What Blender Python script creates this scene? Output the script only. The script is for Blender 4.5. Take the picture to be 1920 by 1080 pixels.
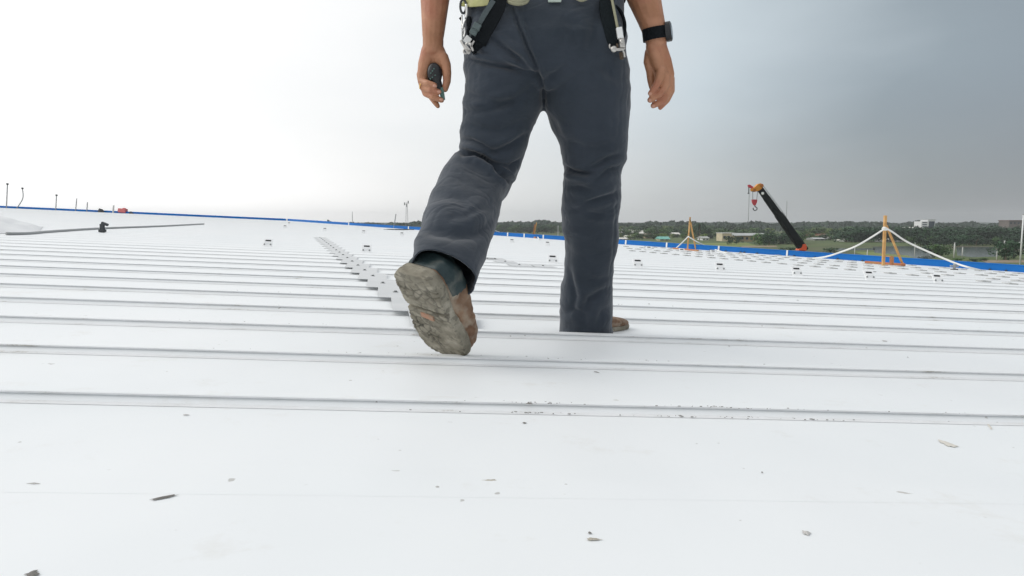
import bpy, bmesh, math, random
import numpy as np
from mathutils import Vector, Matrix, noise, Quaternion
R_ = math.radians
for o in list(bpy.data.objects): bpy.data.objects.remove(o)
S = bpy.context.scene
COL = S.collection

# ------------------------------------------------------------------ camera
F = 1280.0; EYE = 0.34; PITCH = math.atan((540-418)/F)
cd = bpy.data.cameras.new('camera'); cam = bpy.data.objects.new('camera', cd); COL.objects.link(cam)
cam.location = (0, 0, EYE); cam.rotation_euler = (math.pi/2-PITCH, 0, 0)
cd.sensor_width = 36; cd.lens = 36*F/1920; cd.clip_start = .05; cd.clip_end = 6000
S.camera = cam
S.render.resolution_x = 1024; S.render.resolution_y = 576
S.view_settings.view_transform = 'Standard'; S.view_settings.look = 'None'
S.view_settings.exposure = 0.0; S.view_settings.gamma = 1
S.render.engine = 'CYCLES'

# ------------------------------------------------------------------ world: overcast sky, bright left, storm cloud right
SUN_EL, SUN_AZ = R_(38), R_(-90)
w = bpy.data.worlds.new('World'); S.world = w; w.use_nodes = True
nt = w.node_tree; nt.nodes.clear()
def N(nt, typ, **kw):
    n = nt.nodes.new(typ)
    for k, v in kw.items(): setattr(n, k, v)
    return n
def ramp(nt, stops, fac=None, interp='LINEAR'):
    n = N(nt, 'ShaderNodeValToRGB'); cr = n.color_ramp; cr.interpolation = interp
    while len(cr.elements) > 1: cr.elements.remove(cr.elements[-1])
    cr.elements[0].position = stops[0][0]; cr.elements[0].color = (*stops[0][1], 1)
    for p, c in stops[1:]:
        e = cr.elements.new(p); e.color = (*c, 1)
    if fac is not None: nt.links.new(fac, n.inputs[0])
    return n
def mathn(nt, op, a, b=None, clamp=False):
    n = N(nt, 'ShaderNodeMath', operation=op, use_clamp=clamp)
    for i, v in enumerate((a, b)):
        if v is None: continue
        if isinstance(v, (int, float)): n.inputs[i].default_value = v
        else: nt.links.new(v, n.inputs[i])
    return n.outputs[0]
def mixc(nt, fac, a, b, blend='MIX'):
    n = N(nt, 'ShaderNodeMix', data_type='RGBA', blend_type=blend)
    for i, v in ((0, fac), (6, a), (7, b)):
        if isinstance(v, (int, float)): n.inputs[i].default_value = v
        elif isinstance(v, tuple): n.inputs[i].default_value = (*v[:3], 1)
        else: nt.links.new(v, n.inputs[i])
    return n.outputs[2]
tc = N(nt, 'ShaderNodeTexCoord'); sep = N(nt, 'ShaderNodeSeparateXYZ'); nt.links.new(tc.outputs['Generated'], sep.inputs[0])
mp = N(nt, 'ShaderNodeMapping'); mp.inputs['Scale'].default_value = (1, 1, 3.2); nt.links.new(tc.outputs['Generated'], mp.inputs[0])
cl = N(nt, 'ShaderNodeTexNoise'); cl.inputs['Scale'].default_value = 1.9; cl.inputs['Detail'].default_value = 4; cl.inputs['Roughness'].default_value = .5
nt.links.new(mp.outputs[0], cl.inputs[0])
nz = mathn(nt, 'MULTIPLY', mathn(nt, 'SUBTRACT', cl.outputs[0], .5), .27)
x = mathn(nt, 'ADD', sep.outputs[0], nz)
fx = mathn(nt, 'ADD', mathn(nt, 'MULTIPLY', x, .5), .5, True)
def g(v): return (v, v, v)
def q(x): return x*.5+.5
low = ramp(nt, [(q(-.62), g(1.3)), (q(-.4), (1.28, 1.27, 1.26)), (q(-.2), (1.04, 1.04, 1.03)), (q(.02), (.76, .78, .78)), (q(.26), (.52, .545, .55)), (q(.5), (.30, .325, .335)), (q(.62), (.28, .30, .32))], fx)
hi = ramp(nt, [(q(-.62), g(1.2)), (q(-.2), (1.02, 1.03, 1.03)), (q(.02), (.86, .90, .92)), (q(.26), (.62, .70, .75)), (q(.5), (.325, .385, .43)), (q(.62), (.285, .335, .38))], fx)
zz = sep.outputs[2]
f1 = N(nt, 'ShaderNodeMapRange'); f1.interpolation_type = 'SMOOTHSTEP'; nt.links.new(zz, f1.inputs[0]); f1.inputs[1].default_value = .0; f1.inputs[2].default_value = .2
c1 = mixc(nt, f1.outputs[0], low.outputs[0], hi.outputs[0])
f2 = N(nt, 'ShaderNodeMapRange'); f2.interpolation_type = 'SMOOTHSTEP'; nt.links.new(zz, f2.inputs[0]); f2.inputs[1].default_value = .36; f2.inputs[2].default_value = .75
c2 = mixc(nt, f2.outputs[0], c1, (.98, 1.0, 1.02))
yb = N(nt, 'ShaderNodeMapRange'); nt.links.new(sep.outputs[1], yb.inputs[0]); yb.inputs[1].default_value = .1; yb.inputs[2].default_value = -.5
c2 = mixc(nt, yb.outputs[0], c2, mixc(nt, f2.outputs[0], mixc(nt, fx, (.95, .95, .95), (.38, .41, .45)), (.86, .88, .90)))
sky = N(nt, 'ShaderNodeTexSky', sky_type='NISHITA', sun_disc=False); sky.sun_elevation = SUN_EL; sky.sun_rotation = SUN_AZ
bgA = N(nt, 'ShaderNodeBackground'); nt.links.new(sky.outputs[0], bgA.inputs[0]); bgA.inputs[1].default_value = .08
bgB = N(nt, 'ShaderNodeBackground'); nt.links.new(c2, bgB.inputs[0]); bgB.inputs[1].default_value = 1.0
mx = N(nt, 'ShaderNodeMixShader'); mx.inputs[0].default_value = .95
nt.links.new(bgA.outputs[0], mx.inputs[1]); nt.links.new(bgB.outputs[0], mx.inputs[2])
wo = N(nt, 'ShaderNodeOutputWorld'); nt.links.new(mx.outputs[0], wo.inputs[0])
# ------------------------------------------------------------------ sun (veiled)
sl = bpy.data.lights.new('sun', 'SUN'); sl.energy = 1.25; sl.angle = R_(40); sl.color = (1, .97, .92)
so = bpy.data.objects.new('sun', sl); COL.objects.link(so)
sd = Vector((math.sin(SUN_AZ)*math.cos(SUN_EL), math.cos(SUN_AZ)*math.cos(SUN_EL), math.sin(SUN_EL)))
so.rotation_euler = sd.to_track_quat('Z', 'Y').to_euler(); so.location = (-20, 10, 30)

# ------------------------------------------------------------------ coordinate helpers
FWD = Vector((0, math.cos(PITCH), -math.sin(PITCH))); UP = Vector((0, math.sin(PITCH), math.cos(PITCH)))
CAM = Vector((0, 0, EYE))
def ray(px, py): return Vector((1, 0, 0))*((px-960)/F) + FWD + UP*(-(py-540)/F)
def P(px, py, Y):
    d = ray(px, py); return CAM + d*(Y/d.y)
V0 = lambda px: 372 + 88*px/1920
NRM = ray(1920, 460).cross(ray(0, 372)).normalized()
if NRM.z < 0: NRM = -NRM
def RP(px, py, h=0.0):
    d = ray(px, py); t = (h - NRM.dot(CAM))/NRM.dot(d) if abs(NRM.dot(d)) > 1e-9 else 0
    return CAM + d*t
def OFFSET(): return NRM.dot(Vector((0, 0, 0)))
def roof_z(x, y, h=0.0): return (h - NRM.x*x - NRM.y*y)/NRM.z
GZ = -8.0
def G(px, py):
    d = ray(px, py); return CAM + d*((GZ-EYE)/d.z)
def W(px, D, z=GZ):
    d = ray(px, 418); return Vector((d.x/d.y*D, D, z))
def zat(py, D): return EYE + (418-py)/F*D*1.0
def proj(p):
    v = Vector(p)-CAM; zc = v.dot(FWD); return 960+F*v.x/zc, 540-F*v.dot(UP)/zc

# ------------------------------------------------------------------ materials
def mat(name, col, rough=.6, var=None, scale=8, bump=0, bscale=60, metal=0, spec=None, detail=3, coat=0, sheen=0, vec='Object', var2=None, s2=3):
    m = bpy.data.materials.new(name); m.use_nodes = True; t = m.node_tree; b = t.nodes['Principled BSDF']
    b.inputs['Base Color'].default_value = (*col, 1); b.inputs['Roughness'].default_value = rough; b.inputs['Metallic'].default_value = metal
    if spec is not None: b.inputs['Specular IOR Level'].default_value = spec
    if coat: b.inputs['Coat Weight'].default_value = coat
    if sheen: b.inputs['Sheen Weight'].default_value = sheen
    tcn = N(t, 'ShaderNodeTexCoord')
    if var is not None:
        n = N(t, 'ShaderNodeTexNoise'); n.inputs['Scale'].default_value = scale; n.inputs['Detail'].default_value = detail
        t.links.new(tcn.outputs[vec], n.inputs[0])
        r = ramp(t, [(.35, col), (.65, var)], n.outputs[0]); out = r.outputs[0]
        if var2 is not None:
            n2 = N(t, 'ShaderNodeTexNoise'); n2.inputs['Scale'].default_value = s2; n2.inputs['Detail'].default_value = 5
            t.links.new(tcn.outputs[vec], n2.inputs[0])
            r2 = ramp(t, [(.5, (0, 0, 0)), (.66, (1, 1, 1))], n2.outputs[0])
            out = mixc(t, r2.outputs[0], out, var2)
        t.links.new(out, b.inputs['Base Color'])
    if bump:
        n = N(t, 'ShaderNodeTexNoise'); n.inputs['Scale'].default_value = bscale; n.inputs['Detail'].default_value = 4
        t.links.new(tcn.outputs[vec], n.inputs[0])
        bp = N(t, 'ShaderNodeBump'); bp.inputs['Strength'].default_value = bump; bp.inputs['Distance'].default_value = .004
        t.links.new(n.outputs[0], bp.inputs['Height']); t.links.new(bp.outputs[0], b.inputs['Normal'])
    return m
M = {}
M['blue'] = mat('blue_paint', (.001, .125, .42), .6, (.002, .15, .50), 1.2, spec=.3)
M['white'] = mat('white_metal', (.78, .79, .79), .45)
M['bracket'] = mat('bracket_white', (.86, .87, .87), .4)
M['slot'] = mat('black_slot', (.012, .012, .014), .7)
M['greyplate'] = mat('grey_flashing', (.57, .585, .59), .6, (.62, .63, .635), 9)
M['bolt'] = mat('bolt_grey', (.24, .25, .25), .5, metal=.3)
M['wood'] = mat('raw_wood', (.66, .40, .16), .8, (.52, .28, .10), 14, bump=.4)
M['redwood'] = mat('red_wood', (.50, .17, .08), .8, (.42, .22, .10), 14)
M['rope'] = mat('white_rope', (.80, .80, .77), .9, bump=.5, bscale=120)
M['steel'] = mat('steel', (.55, .53, .50), .35, metal=.85)
M['brightsteel'] = mat('bright_steel', (.72, .72, .70), .3, metal=.6)
M['black'] = mat('black_webbing', (.004, .006, .008), .8, spec=.2, bump=.4, bscale=300)
M['blackplastic'] = mat('black_plastic', (.012, .013, .015), .35)
M['skin'] = mat('skin', (.36, .165, .085), .52, (.46, .22, .125), 22, bump=.35, bscale=140, var2=(.38, .15, .085), s2=14)
M['nail'] = mat('nail', (.52, .27, .19), .4)
M['cloth'] = None
M['vest'] = mat('khaki_vest', (.36, .37, .13), .85, (.44, .42, .24), 12, bump=.4, bscale=200)
M['khaki'] = mat('khaki_webbing', (.34, .33, .22), .85, bump=.5, bscale=200)
M['leather'] = mat('brown_leather', (.15, .078, .042), .7, (.27, .17, .105), 26, bump=.6, bscale=90, var2=(.36, .31, .24), s2=18)
M['teal'] = mat('dark_teal_leather', (.014, .032, .036), .6, (.03, .05, .052), 30, bump=.3, bscale=110, var2=(.10,.11,.10), s2=20)
M['grass'] = mat('grass_scrub', (.045, .080, .018), .95, (.10, .13, .035), .035, vec='Object', detail=8, var2=(.08, .07, .04), s2=.02)
M['water'] = mat('pond_water', (.10, .12, .11), .12)
M['dirt'] = mat('dirt_track', (.30, .24, .16), .95, (.20, .16, .11), .4)
M['trunk'] = mat('bark', (.10, .07, .045), .9, (.16, .12, .08), 3)
M['conc'] = mat('concrete', (.42, .41, .38), .9, (.34, .33, .31), .6)
M['cream'] = mat('cream_wall', (.66, .58, .40), .9, (.55, .48, .33), .7)
M['ochre'] = mat('ochre_wall', (.40, .31, .17), .9, (.30, .24, .14), .7)
M['greyroof'] = mat('grey_roofing', (.36, .38, .37), .7, (.44, .45, .43), .5)
M['whiteroof'] = mat('white_roofing', (.74, .72, .66), .7, (.62, .60, .55), .5)
M['tealroof'] = mat('teal_roofing', (.12, .38, .32), .7, (.17, .42, .36), .6)
M['redroof'] = mat('red_roofing', (.36, .14, .09), .8, (.28, .12, .08), .6)
M['brownroof'] = mat('brown_roofing', (.16, .11, .09), .8)
M['whitewall'] = mat('white_wall', (.74, .75, .75), .85)
M['glass'] = mat('dark_glass', (.03, .05, .07), .15)
M['orange'] = mat('crane_orange', (.75, .30, .02), .5, (.62, .24, .02), 1.5)
M['redor'] = mat('crane_red', (.72, .10, .03), .5)
M['boomdark'] = mat('boom_dark_paint', (.004, .007, .008), .8, (.009, .012, .014), .8, spec=.15)
M['crimson'] = mat('crimson_paint', (.55, .06, .08), .5)
M['rubber'] = mat('rubber', (.02, .02, .02), .9)
M['pole'] = mat('galvanised_pole', (.33, .34, .34), .6)
M['palepole'] = mat('pale_pole', (.60, .60, .57), .7)
M['redbag'] = mat('red_plastic', (.60, .17, .17), .7)
M['tarp'] = mat('pale_tarp', (.76, .77, .77), .6, (.70, .71, .72), 3)
M['gold'] = mat('gold', (.85, .55, .2), .25, metal=1)
M['greencloth'] = mat('teal_plastic', (.10, .20, .17), .4)
M['dkgrey'] = mat('dark_grey', (.05, .055, .06), .7)
M['mudflake'] = mat('mud_flake', (.36, .33, .27), .95, (.52, .49, .43), 60)
M['darkflake'] = mat('dark_flake', (.20, .19, .175), .9)
M['greyflake'] = mat('grey_flake', (.52, .51, .49), .95)
M['hat'] = mat('helmet_white', (.8, .8, .8), .3)
M['hair'] = mat('hair', (.012, .010, .009), .7)

def mk_leaf(name, a, b, sc):
    m = bpy.data.materials.new(name); m.use_nodes = True; t = m.node_tree; p = t.nodes['Principled BSDF']
    p.inputs['Roughness'].default_value = .75
    tcn = N(t, 'ShaderNodeTexCoord'); n = N(t, 'ShaderNodeTexNoise'); n.inputs['Scale'].default_value = sc; n.inputs['Detail'].default_value = 3
    t.links.new(tcn.outputs['Object'], n.inputs[0])
    r = ramp(t, [(.36, a), (.64, b)], n.outputs[0])
    oi = N(t, 'ShaderNodeObjectInfo')
    k = mathn(t, 'ADD', mathn(t, 'MULTIPLY', oi.outputs['Random'], .7), .6)
    h = N(t, 'ShaderNodeVectorMath', operation='SCALE'); t.links.new(r.outputs[0], h.inputs[0]); t.links.new(k, h.inputs['Scale'])
    t.links.new(h.outputs[0], p.inputs['Base Color'])
    return m
M['leafdark'] = mk_leaf('foliage_dark', (.009, .038, .013), (.026, .075, .024), .5)
M['leafmid'] = mk_leaf('foliage_mid', (.035, .095, .022), (.085, .155, .035), .5)
M['leafolive'] = mk_leaf('foliage_olive', (.09, .15, .03), (.16, .21, .055), .5)
M['leaffar'] = mk_leaf('foliage_far', (.022, .058, .036), (.050, .095, .052), .12)

# trousers: slate twill with fine weave bump and slight fading
def cloth():
    m = bpy.data.materials.new('slate_twill'); m.use_nodes = True; t = m.node_tree; b = t.nodes['Principled BSDF']
    b.inputs['Roughness'].default_value = .9; b.inputs['Specular IOR Level'].default_value = .2; b.inputs['Sheen Weight'].default_value = .25
    b.inputs['Sheen Roughness'].default_value = .5
    tcn = N(t, 'ShaderNodeTexCoord')
    n = N(t, 'ShaderNodeTexNoise'); n.inputs['Scale'].default_value = 7; n.inputs['Detail'].default_value = 6; t.links.new(tcn.outputs['Object'], n.inputs[0])
    r = ramp(t, [(.3, (.027, .036, .048)), (.7, (.040, .050, .066))], n.outputs[0])
    t.links.new(r.outputs[0], b.inputs['Base Color'])
    n2 = N(t, 'ShaderNodeTexNoise'); n2.inputs['Scale'].default_value = 420; n2.inputs['Detail'].default_value = 2; t.links.new(tcn.outputs['Object'], n2.inputs[0])
    mp = N(t, 'ShaderNodeMapping'); mp.inputs['Scale'].default_value = (1, 1, 2.2); t.links.new(tcn.outputs['Object'], mp.inputs[0])
    n3 = N(t, 'ShaderNodeTexNoise'); n3.inputs['Scale'].default_value = 16; n3.inputs['Detail'].default_value = 5; t.links.new(mp.outputs[0], n3.inputs[0])
    b1 = N(t, 'ShaderNodeBump'); b1.inputs['Strength'].default_value = .35; b1.inputs['Distance'].default_value = .01; t.links.new(n3.outputs[0], b1.inputs['Height'])
    b2 = N(t, 'ShaderNodeBump'); b2.inputs['Strength'].default_value = .25; b2.inputs['Distance'].default_value = .001
    t.links.new(n2.outputs[0], b2.inputs['Height']); t.links.new(b1.outputs[0], b2.inputs['Normal']); t.links.new(b2.outputs[0], b.inputs['Normal'])
    return m
M['cloth'] = cloth()

def solemat():
    m = bpy.data.materials.new('muddy_rubber_sole'); m.use_nodes = True; t = m.node_tree; b = t.nodes['Principled BSDF']
    b.inputs['Roughness'].default_value = .9
    tcn = N(t, 'ShaderNodeTexCoord')
    n = N(t, 'ShaderNodeTexNoise'); n.inputs['Scale'].default_value = 26; n.inputs['Detail'].default_value = 7; t.links.new(tcn.outputs['Object'], n.inputs[0])
    r = ramp(t, [(.30, (.14, .125, .092)), (.5, (.25, .23, .18)), (.68, (.38, .35, .285))], n.outputs[0])
    n2 = N(t, 'ShaderNodeTexNoise'); n2.inputs['Scale'].default_value = 44; n2.inputs['Detail'].default_value = 5; t.links.new(tcn.outputs['Object'], n2.inputs[0])
    r2 = ramp(t, [(.55, (0, 0, 0)), (.60, (1, 1, 1))], n2.outputs[0])
    c = mixc(t, mathn(t, 'MULTIPLY', r2.outputs[0], .5), r.outputs[0], (.075, .068, .050))
    at = N(t, 'ShaderNodeAttribute'); at.attribute_name = 'crack'
    c = mixc(t, at.outputs['Fac'], c, (.030, .028, .023))
    t.links.new(c, b.inputs['Base Color'])
    n3 = N(t, 'ShaderNodeTexNoise'); n3.inputs['Scale'].default_value = 110; n3.inputs['Detail'].default_value = 5; t.links.new(tcn.outputs['Object'], n3.inputs[0])
    bp = N(t, 'ShaderNodeBump'); bp.inputs['Strength'].default_value = .8; bp.inputs['Distance'].default_value = .003; t.links.new(n3.outputs[0], bp.inputs['Height'])
    t.links.new(bp.outputs[0], b.inputs['Normal'])
    return m
M['sole'] = solemat()

# ------------------------------------------------------------------ object helpers
def tag(o, label=None, cat=None, group=None, kind=None):
    if label: o['label'] = label
    if cat: o['category'] = cat
    if group: o['group'] = group
    if kind: o['kind'] = kind
    return o
ORD = 'first second third fourth fifth sixth seventh eighth ninth tenth eleventh twelfth thirteenth fourteenth fifteenth sixteenth seventeenth eighteenth nineteenth twentieth'.split()
ORD += ['twenty-'+w for w in ORD[:9]]+['thirtieth']+['thirty-'+w for w in ORD[:9]]
def nth(i, n, thing_, left, right, where):
    a, b = (i, left) if i < (n+1)//2 else (n-1-i, right)
    return '%s %s from %s, %s' % (ORD[a], thing_, b, where)
def link_mesh(name, me, m, parent=None, smooth=False):
    o = bpy.data.objects.new(name, me); COL.objects.link(o)
    if m is not None and len(me.materials) == 0: me.materials.append(m)
    if parent is not None:
        o.parent = parent
        if parent.type == 'EMPTY' or True:
            o.matrix_parent_inverse = parent_world(parent).inverted()
    if smooth:
        for p in me.polygons: p.use_smooth = True
    return o
def parent_world(p):
    mtx = p.matrix_basis.copy() if p.parent is None else parent_world(p.parent) @ p.matrix_parent_inverse @ p.matrix_basis
    return mtx
def obj(name, bm, m, parent=None, smooth=False):
    me = bpy.data.meshes.new(name); bmesh.ops.recalc_face_normals(bm, faces=bm.faces[:]); bm.to_mesh(me); bm.free()
    return link_mesh(name, me, m, parent, smooth)
def thing(name, label, cat, loc=(0, 0, 0), group=None, kind=None):
    o = bpy.data.objects.new(name, None); COL.objects.link(o); o.location = loc; o.empty_display_size = .1
    return tag(o, label, cat, group, kind)
def box(bm, c, s, rot=None, bev=0):
    r = bmesh.ops.create_cube(bm, size=1.0)
    vs = r['verts']; mtx = Matrix.Translation(Vector(c)) @ (rot.to_4x4() if rot is not None else Matrix.Identity(4)) @ Matrix.Diagonal((*s, 1))
    bmesh.ops.transform(bm, matrix=mtx, verts=vs)
    if bev:
        es = list({e for v in vs for e in v.link_edges})
        bmesh.ops.bevel(bm, geom=es, offset=bev, segments=2, affect='EDGES', profile=.6)
    return vs
def align(d):
    return Vector(d).normalized().to_track_quat('Z', 'Y').to_matrix()
def cone(bm, a, b, ra, rb, seg=12, caps=True):
    a = Vector(a); b = Vector(b); d = b-a
    if d.length < 1e-7: return
    mtx = Matrix.Translation((a+b)/2) @ align(d).to_4x4()
    bmesh.ops.create_cone(bm, cap_ends=caps, segments=seg, radius1=ra, radius2=rb, depth=d.length, matrix=mtx)
def ball(bm, c, r, seg=14, scale=None, rot=None):
    mtx = Matrix.Translation(Vector(c)) @ (rot.to_4x4() if rot is not None else Matrix.Identity(4))
    if scale: mtx = mtx @ Matrix.Diagonal((*scale, 1))
    bmesh.ops.create_uvsphere(bm, u_segments=seg, v_segments=max(6, seg//2), radius=r, matrix=mtx)
def chain(bm, pts, rad, seg=14):
    for i, (p, r) in enumerate(zip(pts, rad)):
        ball(bm, p, r, seg)
        if i: cone(bm, pts[i-1], p, rad[i-1], r, seg)
def tube(bm, pts, r, seg=8, closed=False, caps=True):
    pts = [Vector(p) for p in pts]; n = len(pts); rings = []; prev = None
    for i, p in enumerate(pts):
        if closed: t = pts[(i+1) % n]-pts[i-1]
        else: t = pts[min(i+1, n-1)]-pts[max(i-1, 0)]
        t.normalize()
        if prev is None: u = t.orthogonal().normalized()
        else:
            u = prev-t*prev.dot(t); u.normalize()
        prev = u; v = t.cross(u); rr = r[i] if isinstance(r, (list, tuple)) else r
        rings.append([bm.verts.new(p+(u*math.cos(a)+v*math.sin(a))*rr) for a in [2*math.pi*k/seg for k in range(seg)]])
    m_ = n if closed else n-1
    for i in range(m_):
        A = rings[i]; B = rings[(i+1) % n]
        for k in range(seg): bm.faces.new((A[k], A[(k+1) % seg], B[(k+1) % seg], B[k]))
    if caps and not closed:
        bm.faces.new(rings[0][::-1]); bm.faces.new(rings[-1])
def smoothpath(pts, n=6):
    pts = [Vector(p) for p in pts]; out = []
    for i in range(len(pts)-1):
        p0 = pts[max(i-1, 0)]; p1 = pts[i]; p2 = pts[i+1]; p3 = pts[min(i+2, len(pts)-1)]
        for k in range(n):
            t = k/n
            out.append(.5*((2*p1)+(p2-p0)*t+(2*p0-5*p1+4*p2-p3)*t*t+(3*p1-p0-3*p2+p3)*t**3))
    out.append(pts[-1]); return out
def prism(bm, poly, off):
    """closed polygon (list of 3D points) extruded by vector off"""
    a = [bm.verts.new(p) for p in poly]; b = [bm.verts.new(Vector(p)+Vector(off)) for p in poly]
    bm.faces.new(a); bm.faces.new(b[::-1]); n = len(a)
    for i in range(n): bm.faces.new((a[i], b[i], b[(i+1) % n], a[(i+1) % n]))
def ribbon(bm, pts, wid, th, up=Vector((0, -1, 0))):
    """flat strap following pts, width in the plane across, thickness along up"""
    pts = [Vector(p) for p in pts]; rows = []
    for i, p in enumerate(pts):
        t = (pts[min(i+1, len(pts)-1)]-pts[max(i-1, 0)]).normalized(); s = t.cross(up).normalized(); u = s.cross(t).normalized()
        ww = wid[i] if isinstance(wid, list) else wid
        rows.append([bm.verts.new(p+s*ww/2+u*th/2), bm.verts.new(p-s*ww/2+u*th/2), bm.verts.new(p-s*ww/2-u*th/2), bm.verts.new(p+s*ww/2-u*th/2)])
    for a, b in zip(rows, rows[1:]):
        for k in range(4): bm.faces.new((a[k], a[(k+1) % 4], b[(k+1) % 4], b[k]))
    bm.faces.new(rows[0]); bm.faces.new(rows[-1][::-1])
def remesh(bm, voxel, smooth=2, factor=.5):
    me = bpy.data.meshes.new('tmp'); bmesh.ops.recalc_face_normals(bm, faces=bm.faces[:]); bm.to_mesh(me); bm.free()
    o = bpy.data.objects.new('tmp', me); COL.objects.link(o)
    m = o.modifiers.new('r', 'REMESH'); m.mode = 'VOXEL'; m.voxel_size = voxel
    if smooth:
        s = o.modifiers.new('s', 'SMOOTH'); s.factor = factor; s.iterations = smooth
    dg = bpy.context.evaluated_depsgraph_get(); dg.update()
    res = bpy.data.meshes.new_from_object(o.evaluated_get(dg)); bpy.data.objects.remove(o); bpy.data.meshes.remove(me)
    res.materials.clear()
    return res
def apply_mods(o):
    dg = bpy.context.evaluated_depsgraph_get(); dg.update()
    res = bpy.data.meshes.new_from_object(o.evaluated_get(dg)); o.modifiers.clear(); o.data = res
def loft(bm, rings, n=28, ex=2.4):
    """rings: (L, R, b vector)   closed lofted solid"""
    RR = []
    for L, R, b in rings:
        c = (L+R)/2; a = (R-L)/2; row = []
        for k in range(n):
            t = 2*math.pi*k/n; ct, st = math.cos(t), math.sin(t)
            row.append(bm.verts.new(c+a*math.copysign(abs(ct)**(2/ex), ct)+b*math.copysign(abs(st)**(2/ex), st)))
        RR.append(row)
    for A, B in zip(RR, RR[1:]):
        for k in range(n): bm.faces.new((A[k], A[(k+1) % n], B[(k+1) % n], B[k]))
    bm.faces.new(RR[0][::-1]); bm.faces.new(RR[-1])

# ================================================================== THE ROOF (warehouse)
ra, rb = RP(0, 643, .015), RP(1919, 699, .015)
U = (rb-ra); U -= NRM*U.dot(NRM); U.normalize()
Vv = NRM.cross(U).normalized()
if Vv.y < 0: Vv = -Vv
O0 = RP(960, 758, .015); O0 -= NRM*(O0.dot(NRM))         # rib 0 reference on the pan plane
def uv(p): d = Vector(p)-O0; return d.dot(U), d.dot(Vv)
def UV(u, v, h=0): return O0+U*u+Vv*v+NRM*h
PITCHR = abs(uv(RP(960, 624, .015)-NRM*.015)[1])/2     # two pans further
EA = RP(-560, 369+.0); EA = RP(0, 389.5)
EB = RP(540, 414); EC = RP(1920, 511)
dAB = (EB-EA).normalized(); dBC = (EC-EB).normalized()
A0 = EB-dAB*60; C0 = EB+dBC*48
EDGE = [A0, EB, C0]
back1 = Vector((C0.x, -14, 0)); back1.z = roof_z(back1.x, back1.y)
back0 = Vector((A0.x, -14, 0)); back0.z = roof_z(back0.x, back0.y)
POLY = [A0, EB, C0, back1, back0]
def urange(v):
    us = []
    pts = [uv(p) for p in POLY]
    for (u0, v0), (u1, v1) in zip(pts, pts[1:]+pts[:1]):
        if (v0-v)*(v1-v) <= 0 and abs(v1-v0) > 1e-9: us.append(u0+(u1-u0)*(v-v0)/(v1-v0))
    return (min(us), max(us)) if len(us) >= 2 else None

def roofmat():
    m = bpy.data.materials.new('white_roof_paint'); m.use_nodes = True; t = m.node_tree; b = t.nodes['Principled BSDF']
    b.inputs['Roughness'].default_value = .55; b.inputs['Specular IOR Level'].default_value = .3
    tcn = N(t, 'ShaderNodeTexCoord')
    n = N(t, 'ShaderNodeTexNoise'); n.inputs['Scale'].default_value = 1.3; n.inputs['Detail'].default_value = 5; t.links.new(tcn.outputs['Object'], n.inputs[0])
    r = ramp(t, [(.3, (.80, .825, .835)), (.7, (.83, .845, .85))], n.outputs[0])
    n2 = N(t, 'ShaderNodeTexNoise'); n2.inputs['Scale'].default_value = 5.5; n2.inputs['Detail'].default_value = 9; n2.inputs['Roughness'].default_value = .7; t.links.new(tcn.outputs['Object'], n2.inputs[0])
    r2 = ramp(t, [(.58, (0, 0, 0)), (.80, (1, 1, 1))], n2.outputs[0])
    c = mixc(t, mathn(t, 'MULTIPLY', r2.outputs[0], .5), r.outputs[0], (.62, .59, .53))
    n3 = N(t, 'ShaderNodeTexNoise'); n3.inputs['Scale'].default_value = 38; n3.inputs['Detail'].default_value = 2; t.links.new(tcn.outputs['Object'], n3.inputs[0])
    r3 = ramp(t, [(.755, (0, 0, 0)), (.79, (1, 1, 1))], n3.outputs[0])
    c = mixc(t, mathn(t, 'MULTIPLY', r3.outputs[0], .6), c, (.32, .30, .27))
    t.links.new(c, b.inputs['Base Color'])
    n4 = N(t, 'ShaderNodeTexNoise'); n4.inputs['Scale'].default_value = 1.6; n4.inputs['Detail'].default_value = 2; t.links.new(tcn.outputs['Object'], n4.inputs[0])
    bp = N(t, 'ShaderNodeBump'); bp.inputs['Strength'].default_value = .8; bp.inputs['Distance'].default_value = .025; t.links.new(n4.outputs[0], bp.inputs['Height'])
    t.links.new(bp.outputs[0], b.inputs['Normal'])
    return m
M['roof'] = roofmat()
# dirt that gathers along the rib lines
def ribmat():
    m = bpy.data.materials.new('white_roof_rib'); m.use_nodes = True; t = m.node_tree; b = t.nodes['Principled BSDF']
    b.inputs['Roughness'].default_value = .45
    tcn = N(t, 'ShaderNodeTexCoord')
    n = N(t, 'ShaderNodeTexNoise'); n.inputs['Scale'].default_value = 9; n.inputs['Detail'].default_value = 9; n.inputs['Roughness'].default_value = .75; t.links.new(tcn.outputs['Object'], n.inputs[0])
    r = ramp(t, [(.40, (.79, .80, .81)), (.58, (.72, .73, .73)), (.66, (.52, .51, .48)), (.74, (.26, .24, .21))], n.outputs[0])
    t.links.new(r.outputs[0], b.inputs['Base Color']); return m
M['ribdirt'] = ribmat()

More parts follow.
